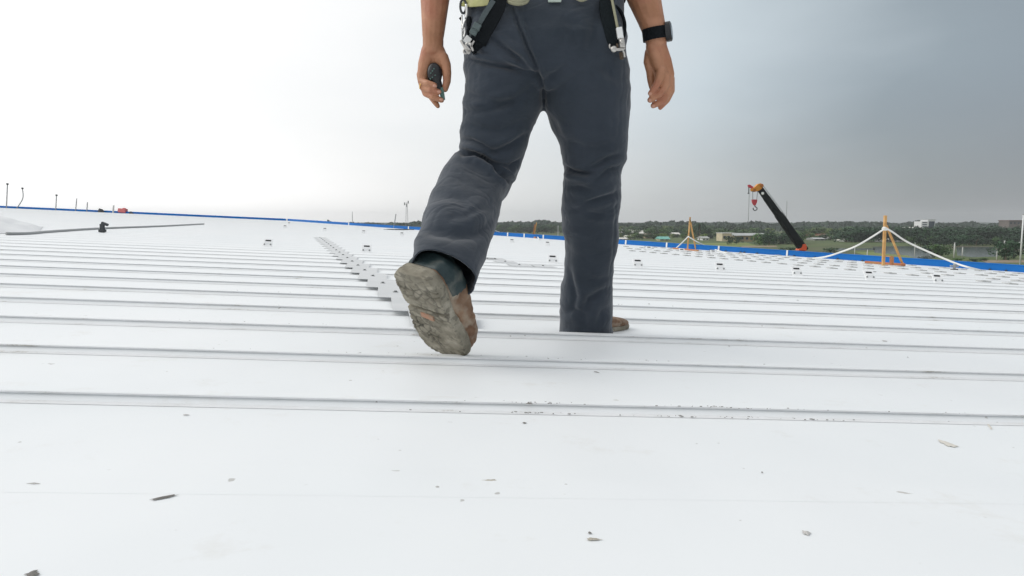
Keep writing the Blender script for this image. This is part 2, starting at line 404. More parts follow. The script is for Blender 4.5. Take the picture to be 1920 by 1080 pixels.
wh = thing('warehouse', 'vast white ribbed metal roof the worker walks on, trimmed in blue', 'warehouse', (0, 0, 0))
bm = bmesh.new()
f = bm.faces.new([bm.verts.new(p) for p in POLY])
nr = 0
for k in range(-34, 110):
    v = k*PITCHR if k != -1 else uv(RP(960, 905))[1]
    ur = urange(v)
    if not ur: continue
    ur2 = urange(v+.06) or ur
    u0, u1 = max(ur[0], ur2[0])+.02, min(ur[1], ur2[1])-.02
    if u1-u0 < .3: continue
    # profile across the rib (v offset, height), near side first: foot, lean face, shadow gap, lip, flat top, far side
    far = v > 4.5
    s = .66 if v < 1.2 else .66*max(.05, 1-(v-1.2)/4.2)
    if k == -1: s = .035
    prof = [(-.012, .0), (-.006, .0025), (.0, .0035), (.010, .015), (.012, .0168), (.0115, .0185), (.0075, .0190), (.007, .0235), (.011, .0255), (.036, .0255), (.040, .022), (.042, 0)]
    nseg = max(1, int((u1-u0)/ (0.5 if abs(v) < 5 else 4)))
    if k == -1: prof = [(-.05, 0), (-.035, .012), (-.02, .035), (-.006, .052), (.006, .052), (.02, .035), (.035, .012), (.05, 0)]
    rows = []
    for i in range(nseg+1):
        u = u0+(u1-u0)*i/nseg
        wob = .0038*noise.noise(Vector((u*1.7, k*3.1, 0)))*(1 if abs(v) < 5 else 0)
        wh2 = .0012*noise.noise(Vector((u*2.3, k*7.7, 4)))*(1 if abs(v) < 5 else 0)
        rows.append([bm.verts.new(UV(u, v+dv+wob, h*s+(wh2*s if h > .002 else 0)+(.0006 if k != -1 else .0001))) for dv, h in prof])
    for a, b in zip(rows, rows[1:]):
        for j in range(len(prof)-1):
            fc = bm.faces.new((a[j], b[j], b[j+1], a[j+1]))
            fc.smooth = k == -1
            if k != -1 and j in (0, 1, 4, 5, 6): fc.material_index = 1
me = bpy.data.meshes.new('roof_sheeting'); bm.normal_update(); bm.to_mesh(me); bm.free()
me.materials.append(M['roof']); me.materials.append(M['ribdirt'])
roof = link_mesh('roof_sheeting', me, None, wh)
def rib_s(v): return .66 if v < 1.2 else .66*max(.05, 1-(v-1.2)/4.2)

# walls below the edge
bm = bmesh.new()
pts = POLY
top = [bm.verts.new(p-NRM*.004) for p in pts]; bot = [bm.verts.new((p.x, p.y, GZ)) for p in pts]
for i in range(len(pts)): j = (i+1) % len(pts); bm.faces.new((top[i], top[j], bot[j], bot[i]))
obj('wall', bm, M['whitewall'], wh)
# blue edge trim : upright sheet with folded cap
TRH = .108
def trimpath(): return [A0, EB, C0]
def edge_normal(d): n_ = d.cross(NRM).normalized(); return n_ if n_.y > 0 or n_.x > 0 else -n_
outAB = Vector((-dAB.y, dAB.x, 0)).normalized(); outBC = Vector((-dBC.y, dBC.x, 0)).normalized()
if outAB.y < 0: outAB = -outAB
if outBC.x < 0: outBC = -outBC
bm = bmesh.new()
mid = (outAB+outBC).normalized()
prof = [(0, -.002), (0, TRH-.012), (-.006, TRH-.010), (-.006, TRH), (.05, TRH+.004), (.05, -.25), (.045, -.25)]
rows = []
for p, o_, s in ((A0, outAB, .62), (EB, mid, .66), (C0, outBC, 1.0)):
    rows.append([bm.verts.new(p+o_*a+NRM*(h*s if h > 0 else h)) for a, h in prof])
for a, b in zip(rows, rows[1:]):
    for j in range(len(prof)-1): bm.faces.new((a[j], a[j+1], b[j+1], b[j]))
obj('edge_trim', bm, M['blue'], wh)
# white joint strips over the blue trim
def edge_at(px):
    """point on the roof edge seen at pixel column px"""
    for a, b in ((A0, EB), (EB, C0)):
        d = ray(px, 418); nx = Vector((d.y, -d.x, 0))
        den = nx.dot(b-a)
        if abs(den) < 1e-9: continue
        t = -nx.dot(a)/den
        if 0 <= t <= 1:
            p = a+(b-a)*t
            if p.y > 0: return p, (b-a).normalized(), (outAB if b is EB else outBC), t
    return None
def trim_scale(p):
    return .66+(1.0-.66)*min(1, max(0, (p-EB).length/(C0-EB).length)) if (p-EB).dot(dBC) > 0 else .64
for px in (538, 654, 766, 952, 983, 1019, 1174, 1251, 1349, 1478):
    e = edge_at(px); p, d, o_, t = e; s = trim_scale(p); dd = p.y
    bm = bmesh.new(); wd = 3.2*dd/F
    rot = Matrix((d, o_, NRM)).transposed()
    box(bm, p+NRM*(TRH*s/2+.004)-o_*.006, (wd, .006, TRH*s+.004), rot)
    obj('joint_strip', bm, M['white'], wh)
for px in (1391, 1398, 1422, 1492, 1531, 1574, 1621, 1335, 1363, 1893, 1862):
    p, d, o_, t = edge_at(px); s = 3.5*p.y/F; bm = bmesh.new(); rot = Matrix((d, o_, NRM)).transposed()
    box(bm, p-o_*.02+NRM*.006, (s, .03, .012), rot, .002); box(bm, p-o_*.012+NRM*.014, (s*.4, .02, .012), rot)
    obj('trim_clip', bm, M['dkgrey'], wh)

# ---- grey joint plates stepping across the pans (two lines of them)
def plate(p, wu, dv, label, sx=-.19):
    t = thing('joint_plate', label, 'roof plate', p, group)
    u0, v0 = uv(p)
    bm = bmesh.new()
    rot = Matrix((U, Vv, NRM)).transposed()
    hp_ = .0255*rib_s(v0)+.0022; c = UV(u0, v0, hp_); sh_ = Vector((sx, 1, 0)); sh_ = sh_-NRM*sh_.dot(NRM); sh_ = sh_/sh_.dot(Vv)
    cs_ = [c+U*a*wu/2+sh_*b_*dv/2 for a, b_ in ((-1, -1), (1, -1), (1, 1), (-1, 1))]; prism(bm, cs_, NRM*-.0015)
    # folded ends reaching down onto the pan
    obj('plate', bm, M['greyplate'], t)
    bm = bmesh.new(); c = UV(u0, v0, hp_+.001)
    cone(bm, c-NRM*.002, c+NRM*.001, .012, .012, 12); cone(bm, c+NRM*.001, c+NRM*.006, .007, .0065, 6)
    obj('bolt', bm, M['bolt'], t)
    return t
group = 'grey joint plates stepping across the roof behind the raised boot'
k0 = 1
# line 1: bolts seen at (712,521) ... (647,475)
uA, vA = uv(RP(712, 521, .03)-NRM*.03); uB, vB = uv(RP(654, 480, .03)-NRM*.03)
sl_ = (uB-uA)/(vB-vA)
for k in range(2, 24):
    v = (k+.45)*PITCHR
    if v > 8.6: break
    uu = uA+(v-vA)*sl_
    p = UV(uu, v)
    nearl = k <= 2
    lab = '%s grey bolted plate up the stepped line, counted from the raised boot' % ORD[k-2]
    plate(p, .150, PITCHR*1.0, lab)
ux, vx = uv(RP(856, 612)); plate(UV(ux, (2+.45)*PITCHR+.03), .13, PITCHR*.7, 'grey plate peeking out just right of the raised boot toe', -.05)
group = 'grey joint plates between the walking legs'
for px, py, wl_ in ((913, 478, 'leftmost'), (930, 481.5, 'second from left'), (948, 485.5, 'middle'), (972, 490, 'second from right'), (1024, 496, 'rightmost')):
    u_, v_ = uv(RP(px, py, .03)-NRM*.03); v_ = (round(v_/PITCHR-.45)+.45)*PITCHR
    p = UV(u_, v_)
    plate(p, .17, PITCHR*.6, '%s of the pale grey bolted plates between the two legs' % wl_)
# ---- staggered small pads before the blue edge on the right
group = 'small grey pads in front of the blue roof edge'
pu0, pv0 = uv(RP(1892, 532.6)); pu1, pv1 = uv(RP(1383, 488))
au, av = (pu1-pu0)/14, (pv1-pv0)/14
qu0, qv0 = uv(RP(1840, 528)); qu1, qv1 = uv(RP(1863, 523))
bu, bv = qu1-qu0, qv1-qv0
proto = None; cnt = 0
def inside(u, v, mrg=.12):
    p = UV(u, v)
    for a, o_ in ((A0, outAB), (EB, outBC)):
        if (p-a).dot(o_) > -mrg: return False
    return True
rng = random.Random(5)
for kk in range(0, 9):
    for i in range(-6, 34):
        if cnt >= 230: break
        uu = pu0+au*i+bu*kk*.9; vv = pv0+av*i+bv*kk*.9
        if not inside(uu, vv) or vv > 11: continue
        p = UV(uu, vv); x_, y_ = proj(p)
        if x_ > 1990 or x_ < 1170: continue
        if rng.random() < .06+.05*(kk > 3): continue
        if kk >= 1 and rng.random() < .1: continue
        if proto is None:
            bm = bmesh.new(); rot = Matrix((U, Vv, NRM)).transposed()
            box(bm, NRM*.005, (.086, .085, .010), rot, .003); box(bm, NRM*.0115, (.022, .022, .004), rot, .002)
            proto = obj('roof_pad', bm, M['greyplate']); o = proto; o.data.materials.clear(); o.data.materials.append(mat('pad_grey', (.42, .43, .43), .8, (.50, .50, .49), 20))
        else:
            o = proto.copy(); COL.objects.link(o)
        o.location = p+U*rng.uniform(-.008, .008); cnt += 1
        row = 'front' if kk == 0 else ('second' if kk == 1 else 'rear')
        side = 'left of the tall wooden frame' if x_ < 1610 else ('below the tall wooden frame' if x_ < 1710 else 'right of the tall wooden frame')
        tag(o, '%s small grey pad from the right border in the %s row' % (ORD[min(38, i+6)], 'nearest' if kk == 0 else ORD[kk]), 'roof pad', group)

# ---- white anchor brackets with a black slot
group = 'white roof anchor brackets'
def bracket(px, py, label, s=1.0, small=False):
    p = RP(px, py); t = thing('anchor_bracket', label, 'roof anchor', p, group)
    rot = Matrix((U, Vv, NRM)).transposed()
    ta = R_(38); Vt = Vv*math.cos(ta)-NRM*math.sin(ta); Nt = NRM*math.cos(ta)+Vv*math.sin(ta); rot = Matrix((U, Vt, Nt)).transposed()
    def L(u, v, h): return p+U*u*s+Vt*v*s+Nt*h*s*1.15
    bm = bmesh.new()
    box(bm, L(0, .012, .052), (.10*s, .006*s, .112*s), rot, .001*s); box(bm, L(0, .018, .100), (.10*s, .012*s, .006*s), rot, .001*s)
    wb_d = NRM*.03*s; box(bm, p+Vv*.035*s+NRM*.02*s, (.08*s, .01*s, .05*s), Matrix((U, Vv, NRM)).transposed())
    obj('bracket_body', bm, M['bracket'], t)
    bm = bmesh.new(); box(bm, L(0, .008, .080), (.060*s, .006*s, .016*s), rot, .002*s); obj('top_slot', bm, M['slot'], t)
    if not small:
        for sg in (-1, 1):
            bm = bmesh.new(); c = L(sg*.033, .010, .034); cone(bm, c, c-Vt*.008*s, .0085*s, .0075*s, 8); obj('bolt', bm, M['bolt'], t)
    return t
ord_ = [(500, 463, 'white bracket with black slot, leftmost of the near row'),
        (686, 474, 'white bracket with black slot left of the bent leg'),
        (862, 484, 'white bracket with black slot behind the bent leg'),
        (1037, 494, 'white bracket with black slot between the two legs'),
        (1198, 502, 'white bracket with black slot just right of the straight leg'),
        (1353, 509, 'white bracket with black slot under the foot of the crane-side ropes'),
        (1498, 517.5, 'white bracket with black slot straight below the crane base'),
        (1635, 525, 'white bracket with black slot below the tall wooden frame'),
        (1764, 531.5, 'white bracket with black slot, rightmost of the near row')]
for a in ord_: bracket(*a, s=.86)
for px, py, lb in ((533, 428.5, 'tiny far white bracket above the leftmost near bracket'), (608, 433.5, 'tiny far white bracket beside the far end of the stepped plates'), (681, 438.5, 'tiny far white bracket above the second near bracket'),
                   (753, 442.5, 'tiny far white bracket left of the bent shin'), (960, 456, 'tiny white bracket seen between the legs, left one'), (1027, 461, 'tiny white bracket seen between the legs, right one'),
                   (1218, 470.5, 'tiny white bracket near the blue edge right of the straight leg'), (1280, 475, 'tiny white bracket before the small wooden frame'), (1339, 478, 'tiny white bracket right of the small wooden frame'),
                   (541, 421.5, 'tiny far white bracket close to the white blue-edge joint')):
    bracket(px, py, lb, .8, True)

# ---- wooden rope frames and ropes at the edge
def wb(bm, a, b, w_, d_=None):
    a = Vector(a); b = Vector(b); d = b-a; rot = align(d); box(bm, (a+b)/2, (w_, d_ or w_, d.length), rot)
def at_roof(px, py, base=None, h=0):
    return RP(px, py)
D1 = RP(1656, 498).y
t = thing('wooden_trestle', 'tall raw wooden rope frame standing on the roof by the blue edge', 'wooden frame', RP(1656, 498), 'wooden rope frames')
Pd = lambda px, py, dy=0: P(px, py, D1+dy)
bm = bmesh.new(); wb(bm, Pd(1660, 404), Pd(1656, 498), .030, .03); obj('post', bm, M['wood'], t)
bm = bmesh.new(); wb(bm, Pd(1662, 423), P(1694, 499, RP(1694, 499).y), .022, .02); obj('brace', bm, M['wood'], t)
bm = bmesh.new(); wb(bm, RP(1622, 494)+NRM*.02, RP(1697, 499.5)+NRM*.02, .028, .03); obj('base_plank', bm, M['redwood'], t)
bm = bmesh.new(); wb(bm, Pd(1672, 481), Pd(1672, 497), .045, .03); obj('block', bm, M['redwood'], t)
bm = bmesh.new(); wb(bm, Pd(1658, 480), Pd(1674, 481), .015, .015); obj('cross_piece', bm, M['wood'], t)
bm = bmesh.new(); ball(bm, RP(1692, 499.5)+NRM*.025, .028, 10, (1.3, 1, .8)); obj('tied_knot', bm, M['redwood'], t)
D2 = RP(1289, 467).y; Pe = lambda px, py, dy=0: P(px, py, D2+dy)
t = thing('wooden_trestle', 'slender wooden A-shaped rope frame standing right of the straight leg', 'wooden frame', RP(1289, 467), 'wooden rope frames')
bm = bmesh.new(); wb(bm, Pe(1294, 407), Pe(1289, 468), .022); obj('post', bm, M['wood'], t)
bm = bmesh.new(); wb(bm, Pe(1293.5, 411), Pe(1305, 470), .022); obj('brace', bm, M['wood'], t)
bm = bmesh.new(); wb(bm, RP(1262, 467)+NRM*.015, RP(1309, 471.5)+NRM*.015, .022); obj('base_plank', bm, M['redwood'], t)
D3 = RP(1002, 445).y; Pg = lambda px, py, dy=0: P(px, py, D3+dy)
t = thing('wooden_trestle', 'small reddish wooden rope frame seen between the two legs', 'wooden frame', RP(1002, 446), 'wooden rope frames')
bm = bmesh.new(); wb(bm, Pg(1006, 417), Pg(1001, 445), .022); obj('post', bm, M['wood'], t)
bm = bmesh.new(); wb(bm, Pg(1003, 421), Pg(999, 445), .026); obj('brace', bm, M['redwood'], t)
bm = bmesh.new(); wb(bm, RP(996, 445)+NRM*.015, RP(1004, 447)+NRM*.015, .03); obj('base_plank', bm, M['redwood'], t)
def rope(pts, r, label):
    bm = bmesh.new(); tube(bm, smoothpath(pts, 6), r, 8); o = obj('rope', bm, M['rope'], None, True)
    tag(o, label, 'rope', 'white safety ropes along the roof edge'); return o
rope([Pd(1660, 428, -.02), Pd(1632, 446), Pd(1605, 461.5), P(1578, 472, D1+.15), P(1550, 481, D1+.35), RP(1525, 486)+NRM*.012, RP(1512, 486)+NRM*.012], .0115, 'thick white rope sagging left from the tall wooden frame')
rope([Pd(1658, 427, -.02), Pd(1672, 434, -.02), Pd(1700, 453), P(1745, 474, D1-.1), P(1790, 493, D1-.3), P(1815, 501, D1-.5), RP(1838, 508.5)+NRM*.012], .0115, 'thick white rope sagging right from the tall wooden frame')
rope([Pe(1291, 443, -.02), Pe(1280, 454), RP(1267, 467)+NRM*.01], .010, 'short white rope falling left from the slender wooden frame')
rope([Pe(1290, 443, -.02), Pe(1310, 455), Pe(1335, 466), RP(1362, 476)+NRM*.01], .010, 'white rope falling right from the slender wooden frame')
rope([P(905, 422, 16), P(920, 429.5, 16), RP(944, 440)+NRM*.02], .014, 'white rope coming down behind the bent shin onto the blue edge')
rope([RP(1003, 445)+NRM*.02, RP(1007, 446)+NRM*.03, RP(1011, 450)+NRM*.01], .012, 'tiny rope end beside the small reddish frame')
def knot(pts, r, label):
    bm = bmesh.new(); tube(bm, pts, r, 8); return bm
bm = bmesh.new()
c = Pd(1659, 427.5); tube(bm, [c+Vector((math.cos(a)*.026, math.sin(a)*.026, .008*math.sin(a*2))) for a in [i*math.pi/6 for i in range(12)]], .010, 6, True)
c2 = Pd(1659, 431); tube(bm, [c2+Vector((math.cos(a)*.026, math.sin(a)*.026, 0)) for a in [i*math.pi/6 for i in range(12)]], .009, 6, True)
tag(obj('rope_knot', bm, M['rope'], None, True), 'white rope wraps tied round the post of the tall wooden frame', 'knot')

# ---- poles and clutter on the left edge
def pole_edge(px, ytop, xtop, r, label, m='pole', cap=True, bend=0, cat='pole', name='edge_pole', grp='poles on the far blue edge'):
    e = edge_at(px)[0]; Y = e.y; b = e.copy(); tp = P(xtop, ytop, Y)
    t = thing(name, label, cat, b, grp)
    bm = bmesh.new(); mid_ = (b+tp)/2+Vector((bend, 0, 0)); tube(bm, smoothpath([b, mid_, tp], 5), r, 8); obj('shaft', bm, M[m], t, True)
    if cap:
        bm = bmesh.new(); box(bm, tp, (r*3.4, r*3, r*3.2), None, r*.4); obj('cap', bm, M['dkgrey'], t)
pole_edge(14, 345, 14, 0.018199999999999997, 'straight grey pole, tallest and leftmost on the far edge')
pole_edge(33, 353, 42, 0.0168, 'curved leaning grey pole next to the leftmost pole', bend=.12)
pole_edge(106, 366, 106, 0.0168, 'grey pole, third from the left on the far edge')
pole_edge(143, 372, 144, 0.0168, 'short grey pole left of the dark clutter', cap=False)
pole_edge(164, 379, 164, .018, 'stubby grey pole just left of the dark clutter', cap=False)
pole_edge(213, 385, 213, .030, 'stubby green grey post left of the red bag', 'palepole', False)
e = edge_at(192)[0]; bm = bmesh.new()
ball(bm, e+Vector((0, -.05, .03)), .10, 10, (1.1, .6, 1.0)); ball(bm, e+Vector((.06, -.06, -.02)), .08, 10, (1.1, .7, .6)); box(bm, e+Vector((-.03, -.05, .09)), (.09, .05, .08), Matrix.Rotation(.5, 3, 'Y'))
tag(obj('tool_heap', bm, M['dkgrey']), 'dark heap of gear resting on the blue edge left of the red bag', 'gear')
e = edge_at(230)[0]; bm = bmesh.new(); box(bm, e+Vector((0, .05, .10)), (.28, .2, .15), Matrix.Rotation(.08, 3, 'Y'), .03); ball(bm, e+Vector((.07, .02, .17)), .05, 8, (1.5, 1, .6))
tag(obj('red_bag', bm, M['redbag']), 'red plastic bag sitting on the far blue edge', 'bag')
e = edge_at(247)[0]; bm = bmesh.new(); ball(bm, e+Vector((0, -.02, .02)), .05, 8, (1.6, 1, .8)); box(bm, e+Vector((0, -.02, .06)), (.03, .03, .05))
tag(obj('rag_heap', bm, M['dkgrey']), 'small dark lump right of the red bag', 'rag')
# leaning pole + litter near 740
e = edge_at(738)[0]; t = thing('edge_pole', 'leaning pale pole at the far edge left of the bent leg', 'pole', e, 'poles on the far blue edge')
bm = bmesh.new(); tube(bm, [e, P(742.5, 401, e.y)], .014, 8); obj('shaft', bm, M['pole'], t, True)
bm = bmesh.new(); c = RP(745, 431.5)
for i in range(6): wb(bm, c+Vector((-.35+i*.10, 0, .012+.008*(i % 2))), c+Vector((-.18+i*.12, .03, .014)), .03, .02)
tag(obj('timber_scrap', bm, M['dkgrey']), 'dark scrap lying flat at the foot of the leaning pole', 'scrap')
bm = bmesh.new(); wb(bm, RP(1046, 448)+NRM*0, P(1046.5, 423, RP(1046, 448).y), .014); tag(obj('edge_pole', bm, M['palepole']), 'thin pale stick standing at the edge against the straight leg', 'pole', 'poles on the far blue edge')
# pale tarp heap + cable + clamp
bm = bmesh.new(); n_ = 26; grid = []
c0 = RP(-120, 437); c1 = RP(70, 439)
for j in range(14):
    row = []
    for i in range(n_+1):
        fx_ = i/n_; fy = j/13
        base = c0.lerp(c1, fx_)+Vv*fy*2.2+U*(-fy*1.2)
        prof_ = math.sin(math.pi*fy)**.7*(1-fx_)**.75
        h = .24*prof_+.02*noise.noise(Vector((fx_*6, fy*5, 1)))*min(1, prof_*3)
        row.append(bm.verts.new(base+NRM*(max(0, h)+.004)))
    grid.append(row)
for a, b in zip(grid, grid[1:]):
    for i in range(n_): bm.faces.new((a[i], a[i+1], b[i+1], b[i]))
tag(obj('tarp', bm, M['tarp'], None, True), 'pale tarpaulin swelling over the roof at the far left', 'tarpaulin')
bm = bmesh.new(); tube(bm, smoothpath([RP(12, 441)+NRM*.015, RP(52, 440)+NRM*.012, RP(92, 436.5)+NRM*.012, RP(190, 430)+NRM*.012, RP(300, 425.5)+NRM*.012, RP(382, 421)+NRM*.012], 5), .014, 8)
tag(obj('cable', bm, M['pole'], None, True), 'long grey cable lying over the roof at left', 'cable')
c = RP(192, 436); t = thing('cable_clamp', 'dark upright clamp holding the long grey cable at left', 'clamp', c)
bm = bmesh.new(); box(bm, c+NRM*.05, (.045, .035, .10), None, .006); box(bm, c+NRM*.02+Vector((0, 0, 0)), (.07, .05, .03), None, .006); obj('post', bm, M['dkgrey'], t)
bm = bmesh.new(); box(bm, c+NRM*.10+Vector((.03, 0, 0)), (.075, .035, .028), Matrix.Rotation(.4, 3, 'Y'), .005); obj('jaw', bm, M['dkgrey'], t)
# pivoting gear on the right edge near (1790,500)
c = RP(1789, 506); t = thing('rope_grab', 'dark metal rope grab on the roof right of the tall wooden frame', 'rope grab', c)
bm = bmesh.new(); wb(bm, c, c+NRM*.055, .022); wb(bm, c+Vector((-.05, 0, .05)), c+Vector((.05, 0, .045)), .018); ball(bm, c+NRM*.062, .017, 8); obj('body', bm, M['pole'], t)
bm = bmesh.new(); box(bm, c+NRM*.006, (.07, .05, .012), None, .003); obj('foot', bm, M['dkgrey'], t)

# ---- debris and smears
deb = [(305, 933, .050, .008, 'darkflake', 12, 'dark splinter on the nearest pan at lower left'), (920, 901.5, .062, .014, 'mudflake', 0, 'brown mud smear in the lower middle of the nearest pan'),
       (1112, 1011, .028, .008, 'mudflake', 0, 'small mud flake at the bottom right of centre'), (1106, 999, .007, .006, 'darkflake', 0, 'tiny dark crumb just above the bottom mud flake'), (1512, 999, .022, .010, 'greyflake', 30, 'grey smudge at the lower right'),
       (1691, 924, .030, .007, 'greyflake', -8, 'grey flake at the far right of the nearest pan'), (60, 1076, .018, .014, 'darkflake', 10, 'black crumb in the bottom left corner'),
       (1658, 639, .026, .03, 'greyflake', 0, 'round grey blot on the pan right of the front boot'), (992, 757, .022, .008, 'darkflake', 0, 'dark flake on the rib below the boots'), (1156, 751, .022, .009, 'mudflake', 0, 'brown flake right of centre near the second rib'),
       (1119, 698, .006, .024, 'darkflake', 15, 'short dark mark below the front boot'), (983, 793, .010, .010, 'darkflake', 20, 'tiny dark speck below the second rib'), (348, 778, .018, .005, 'greyflake', 0, 'small grey dash at left below the second rib'),
       (64, 907, .022, .005, 'greyflake', 0, 'small grey dash near the left border'), (1217, 570, .016, .018, 'darkflake', 0, 'dark speck right of the straight shin'), (1496, 563, .016, .018, 'darkflake', 0, 'dark speck on a far pan at right'),
       (971, 624, .03, .012, 'darkflake', 20, 'dark scrap beside the front boot hem'), (820, 913, .010, .007, 'greyflake', 0, 'faint speck left of the mud smear'), (1061, 909, .012, .005, 'greyflake', 0, 'faint speck right of the mud smear'),
       (1429, 886, .004, .004, 'darkflake', 0, 'pin sized black dot at right'), (1702, 670, .006, .008, 'darkflake', 0, 'tiny speck under the grey blot'), (1777, 832, .03, .05, 'stainlight', 0, 'faint beige stain at right'), (1856, 800, .008, .06, 'stainlight', -12, 'thin faint streak at far right'),
       (1367, 649, .008, .012, 'greyflake', 0, 'grey grain on the pan right of the front boot'), (706, 754, .006, .006, 'darkflake', 0, 'speck on the second rib left of the boot')]
M['stainlight'] = mat('beige_stain', (.66, .63, .57), .8)
rng = random.Random(11)
for px, py, wx, wy, mm, ang, lb in deb:
    p = RP(px, py, .0175 if py in (757, 754) else .001)
    bm = bmesh.new(); n_ = 26; ring = []; sd3 = rng.uniform(0, 50); cx = bm.verts.new((0, 0, .0016 if mm != 'stainlight' else .0009))
    depthscale = 1.0
    wy2 = wy*1.0; wx = wx*.8
    for k in range(n_):
        a = 2*math.pi*k/n_; rr = .45+.6*abs(noise.noise(Vector((math.cos(a)*1.8+sd3, math.sin(a)*1.8, 0)))*1.6)+.12*rng.random()
        ring.append(bm.verts.new((math.cos(a)*wx/2*rr, math.sin(a)*wy2/2*rr, 0.0002)))
    for k in range(n_): bm.faces.new((cx, ring[k], ring[(k+1) % n_]))
    o = obj('debris', bm, M[mm]); rot = (Matrix((U, Vv, NRM)).transposed() @ Matrix.Rotation(R_(ang*2.5), 3, 'Z')).to_4x4()
    o.matrix_world = Matrix.Translation(p) @ rot
    tag(o, lb, 'debris', 'specks of debris on the white roof')
# line of crumbs gathered along rib 0 at right (nobody could count them)
bm = bmesh.new()
for i in range(110):
    u_, v_ = uv(RP(rng.choice([rng.uniform(1230, 1580), rng.uniform(1240, 1420), rng.uniform(960, 1060), rng.uniform(700, 1900)]), 765, .022)-NRM*.022)
    r = rng.uniform(.0004, .0014); c = UV(u_, rng.choice([.004, .008, -.006, -.008])+rng.gauss(0, .003), .0172)
    v_ = uv(c)[1]
    if v_ < 0: c = UV(u_, v_, .0026)
    ball(bm, c, r, 6, (rng.uniform(1, 3), 1, .5))
for i in range(90):
    kk = rng.choice([1, 1, 2, 2, 3, 4]); u_ = rng.uniform(-1, 1.6) if kk > 1 else rng.gauss(.0, .35)
    c = UV(u_, kk*PITCHR+rng.choice([.02, .03])+rng.gauss(0, .004), .0172); ball(bm, c, rng.uniform(.0005, .0013), 6, (rng.uniform(1, 3), 1, .5))
tag(obj('grit', bm, M['darkflake']), 'dark grit gathered along the roof ribs', 'grit', None, 'stuff')

# ================================================================== THE WORKER
YB = 1.95
pw = thing('person', 'worker in slate grey trousers and brown boots walking away across the roof', 'person', (P(1020, 300, YB).x, YB, roof_z(.1, YB)))
# ---- trousers
bm = bmesh.new()
def ringh(y, L, R, Y, b, yr=None, YR=None, bd=None):
    l = P(L, y, Y); r = P(R, y if yr is None else yr, Y if YR is None else YR)
    bv = Vector((0, b, 0)) if bd is None else bd*b
    return (l, r, bv)
hip = [ringh(-14, 884, 1162, 1.95, .105), ringh(12, 874, 1170, 1.95, .115), ringh(45, 869, 1172, 1.94, .128), ringh(80, 868, 1174, 1.935, .138), ringh(115, 869, 1177, 1.935, .138), ringh(150, 872, 1179, 1.94, .122), ringh(178, 882, 1172, 1.95, .09)]
loft(bm, hip, 36, 2.5)
ball(bm, P(1019, 186, 1.955), .034, 16, (.9, 1.2, 1.0)); ball(bm, P(1019, 160, 1.94), .052, 16, (1.0, 1.1, 1.0))
# buttocks
ball(bm, P(948, 84, 1.885), .098, 20, (1.05, .8, 1.12)); ball(bm, P(1098, 88, 1.885), .098, 20, (1.08, .8, 1.15))
rl = [ringh(120, 1014, 1176, 1.94, .122), ringh(160, 1018, 1180, 1.945, .118), ringh(200, 1021, 1180, 1.95, .112), ringh(225, 1029, 1178, 1.955, .108), ringh(250, 1040, 1177, 1.96, .104), ringh(275, 1051, 1176, 1.965, .100), ringh(300, 1056, 1173, 1.97, .096),
      ringh(322, 1058, 1166, 1.97, .090), ringh(345, 1057, 1163, 1.97, .088), ringh(400, 1053, 1161, 2.01, .086), ringh(440, 1056, 1159, 2.04, .084), ringh(480, 1060, 1154, 2.07, .082), ringh(515, 1056, 1148, 2.09, .081), ringh(550, 1051, 1149, 2.11, .082),
      ringh(585, 1050, 1149, 2.12, .084), ringh(612, 1050, 1148, 2.13, .086), ringh(645, 1049, 1150, 2.14, .088)]
loft(bm, rl, 30, 2.25)
ll = [ringh(120, 869, 1010, 1.935, .122), ringh(150, 871, 1014, 1.94, .12), ringh(180, 870, 1019, 1.945, .116), ringh(205, 868, 1017, 1.95, .112), ringh(235, 864, 1001, 1.955, .106), ringh(262, 863, 993, 1.96, .102), ringh(288, 864, 984, 1.97, .10),
      ringh(315, 868, 975, 1.985, .098), ringh(338, 880, 965, 1.99, .085), ringh(350, 900, 955, 1.99, .05)]
loft(bm, ll, 30, 2.3)
shk = [((868, 291), (962, 335), 1.985), ((842, 306), (955, 356), 1.955), ((822, 334), (942, 380), 1.90), ((806, 368), (934, 410), 1.83), ((797, 400), (927, 438), 1.76), ((789, 428), (916, 466), 1.69), ((777, 456), (904, 500), 1.62), ((773, 485), (890, 540), 1.555), ((770, 500), (883, 559), 1.53)]
cs = [(P(*a, Y)+P(*b, Y))/2 for a, b, Y in shk]
rs = []
HB = [.088, .086, .083, .080, .076, .066, .061, .060, .061]
for i, (a, b, Y) in enumerate(shk):
    l, r = P(*a, Y), P(*b, Y); ax = (cs[min(i+1, len(cs)-1)]-cs[max(i-1, 0)]).normalized(); lat = (r-l).normalized()
    bd = lat.cross(ax).normalized()
    if bd.y > 0: bd = -bd
    if i >= 6: bd = (bd*.4+Vector((0, -.80, .40))*.6).normalized()
    rs.append((l, r, bd*HB[i]))
hem_axis = (cs[-1]-cs[-3]).normalized(); hem_c = cs[-2]
loft(bm, rs, 30, 2.2)
trm = remesh(bm, .004, 6, .5)

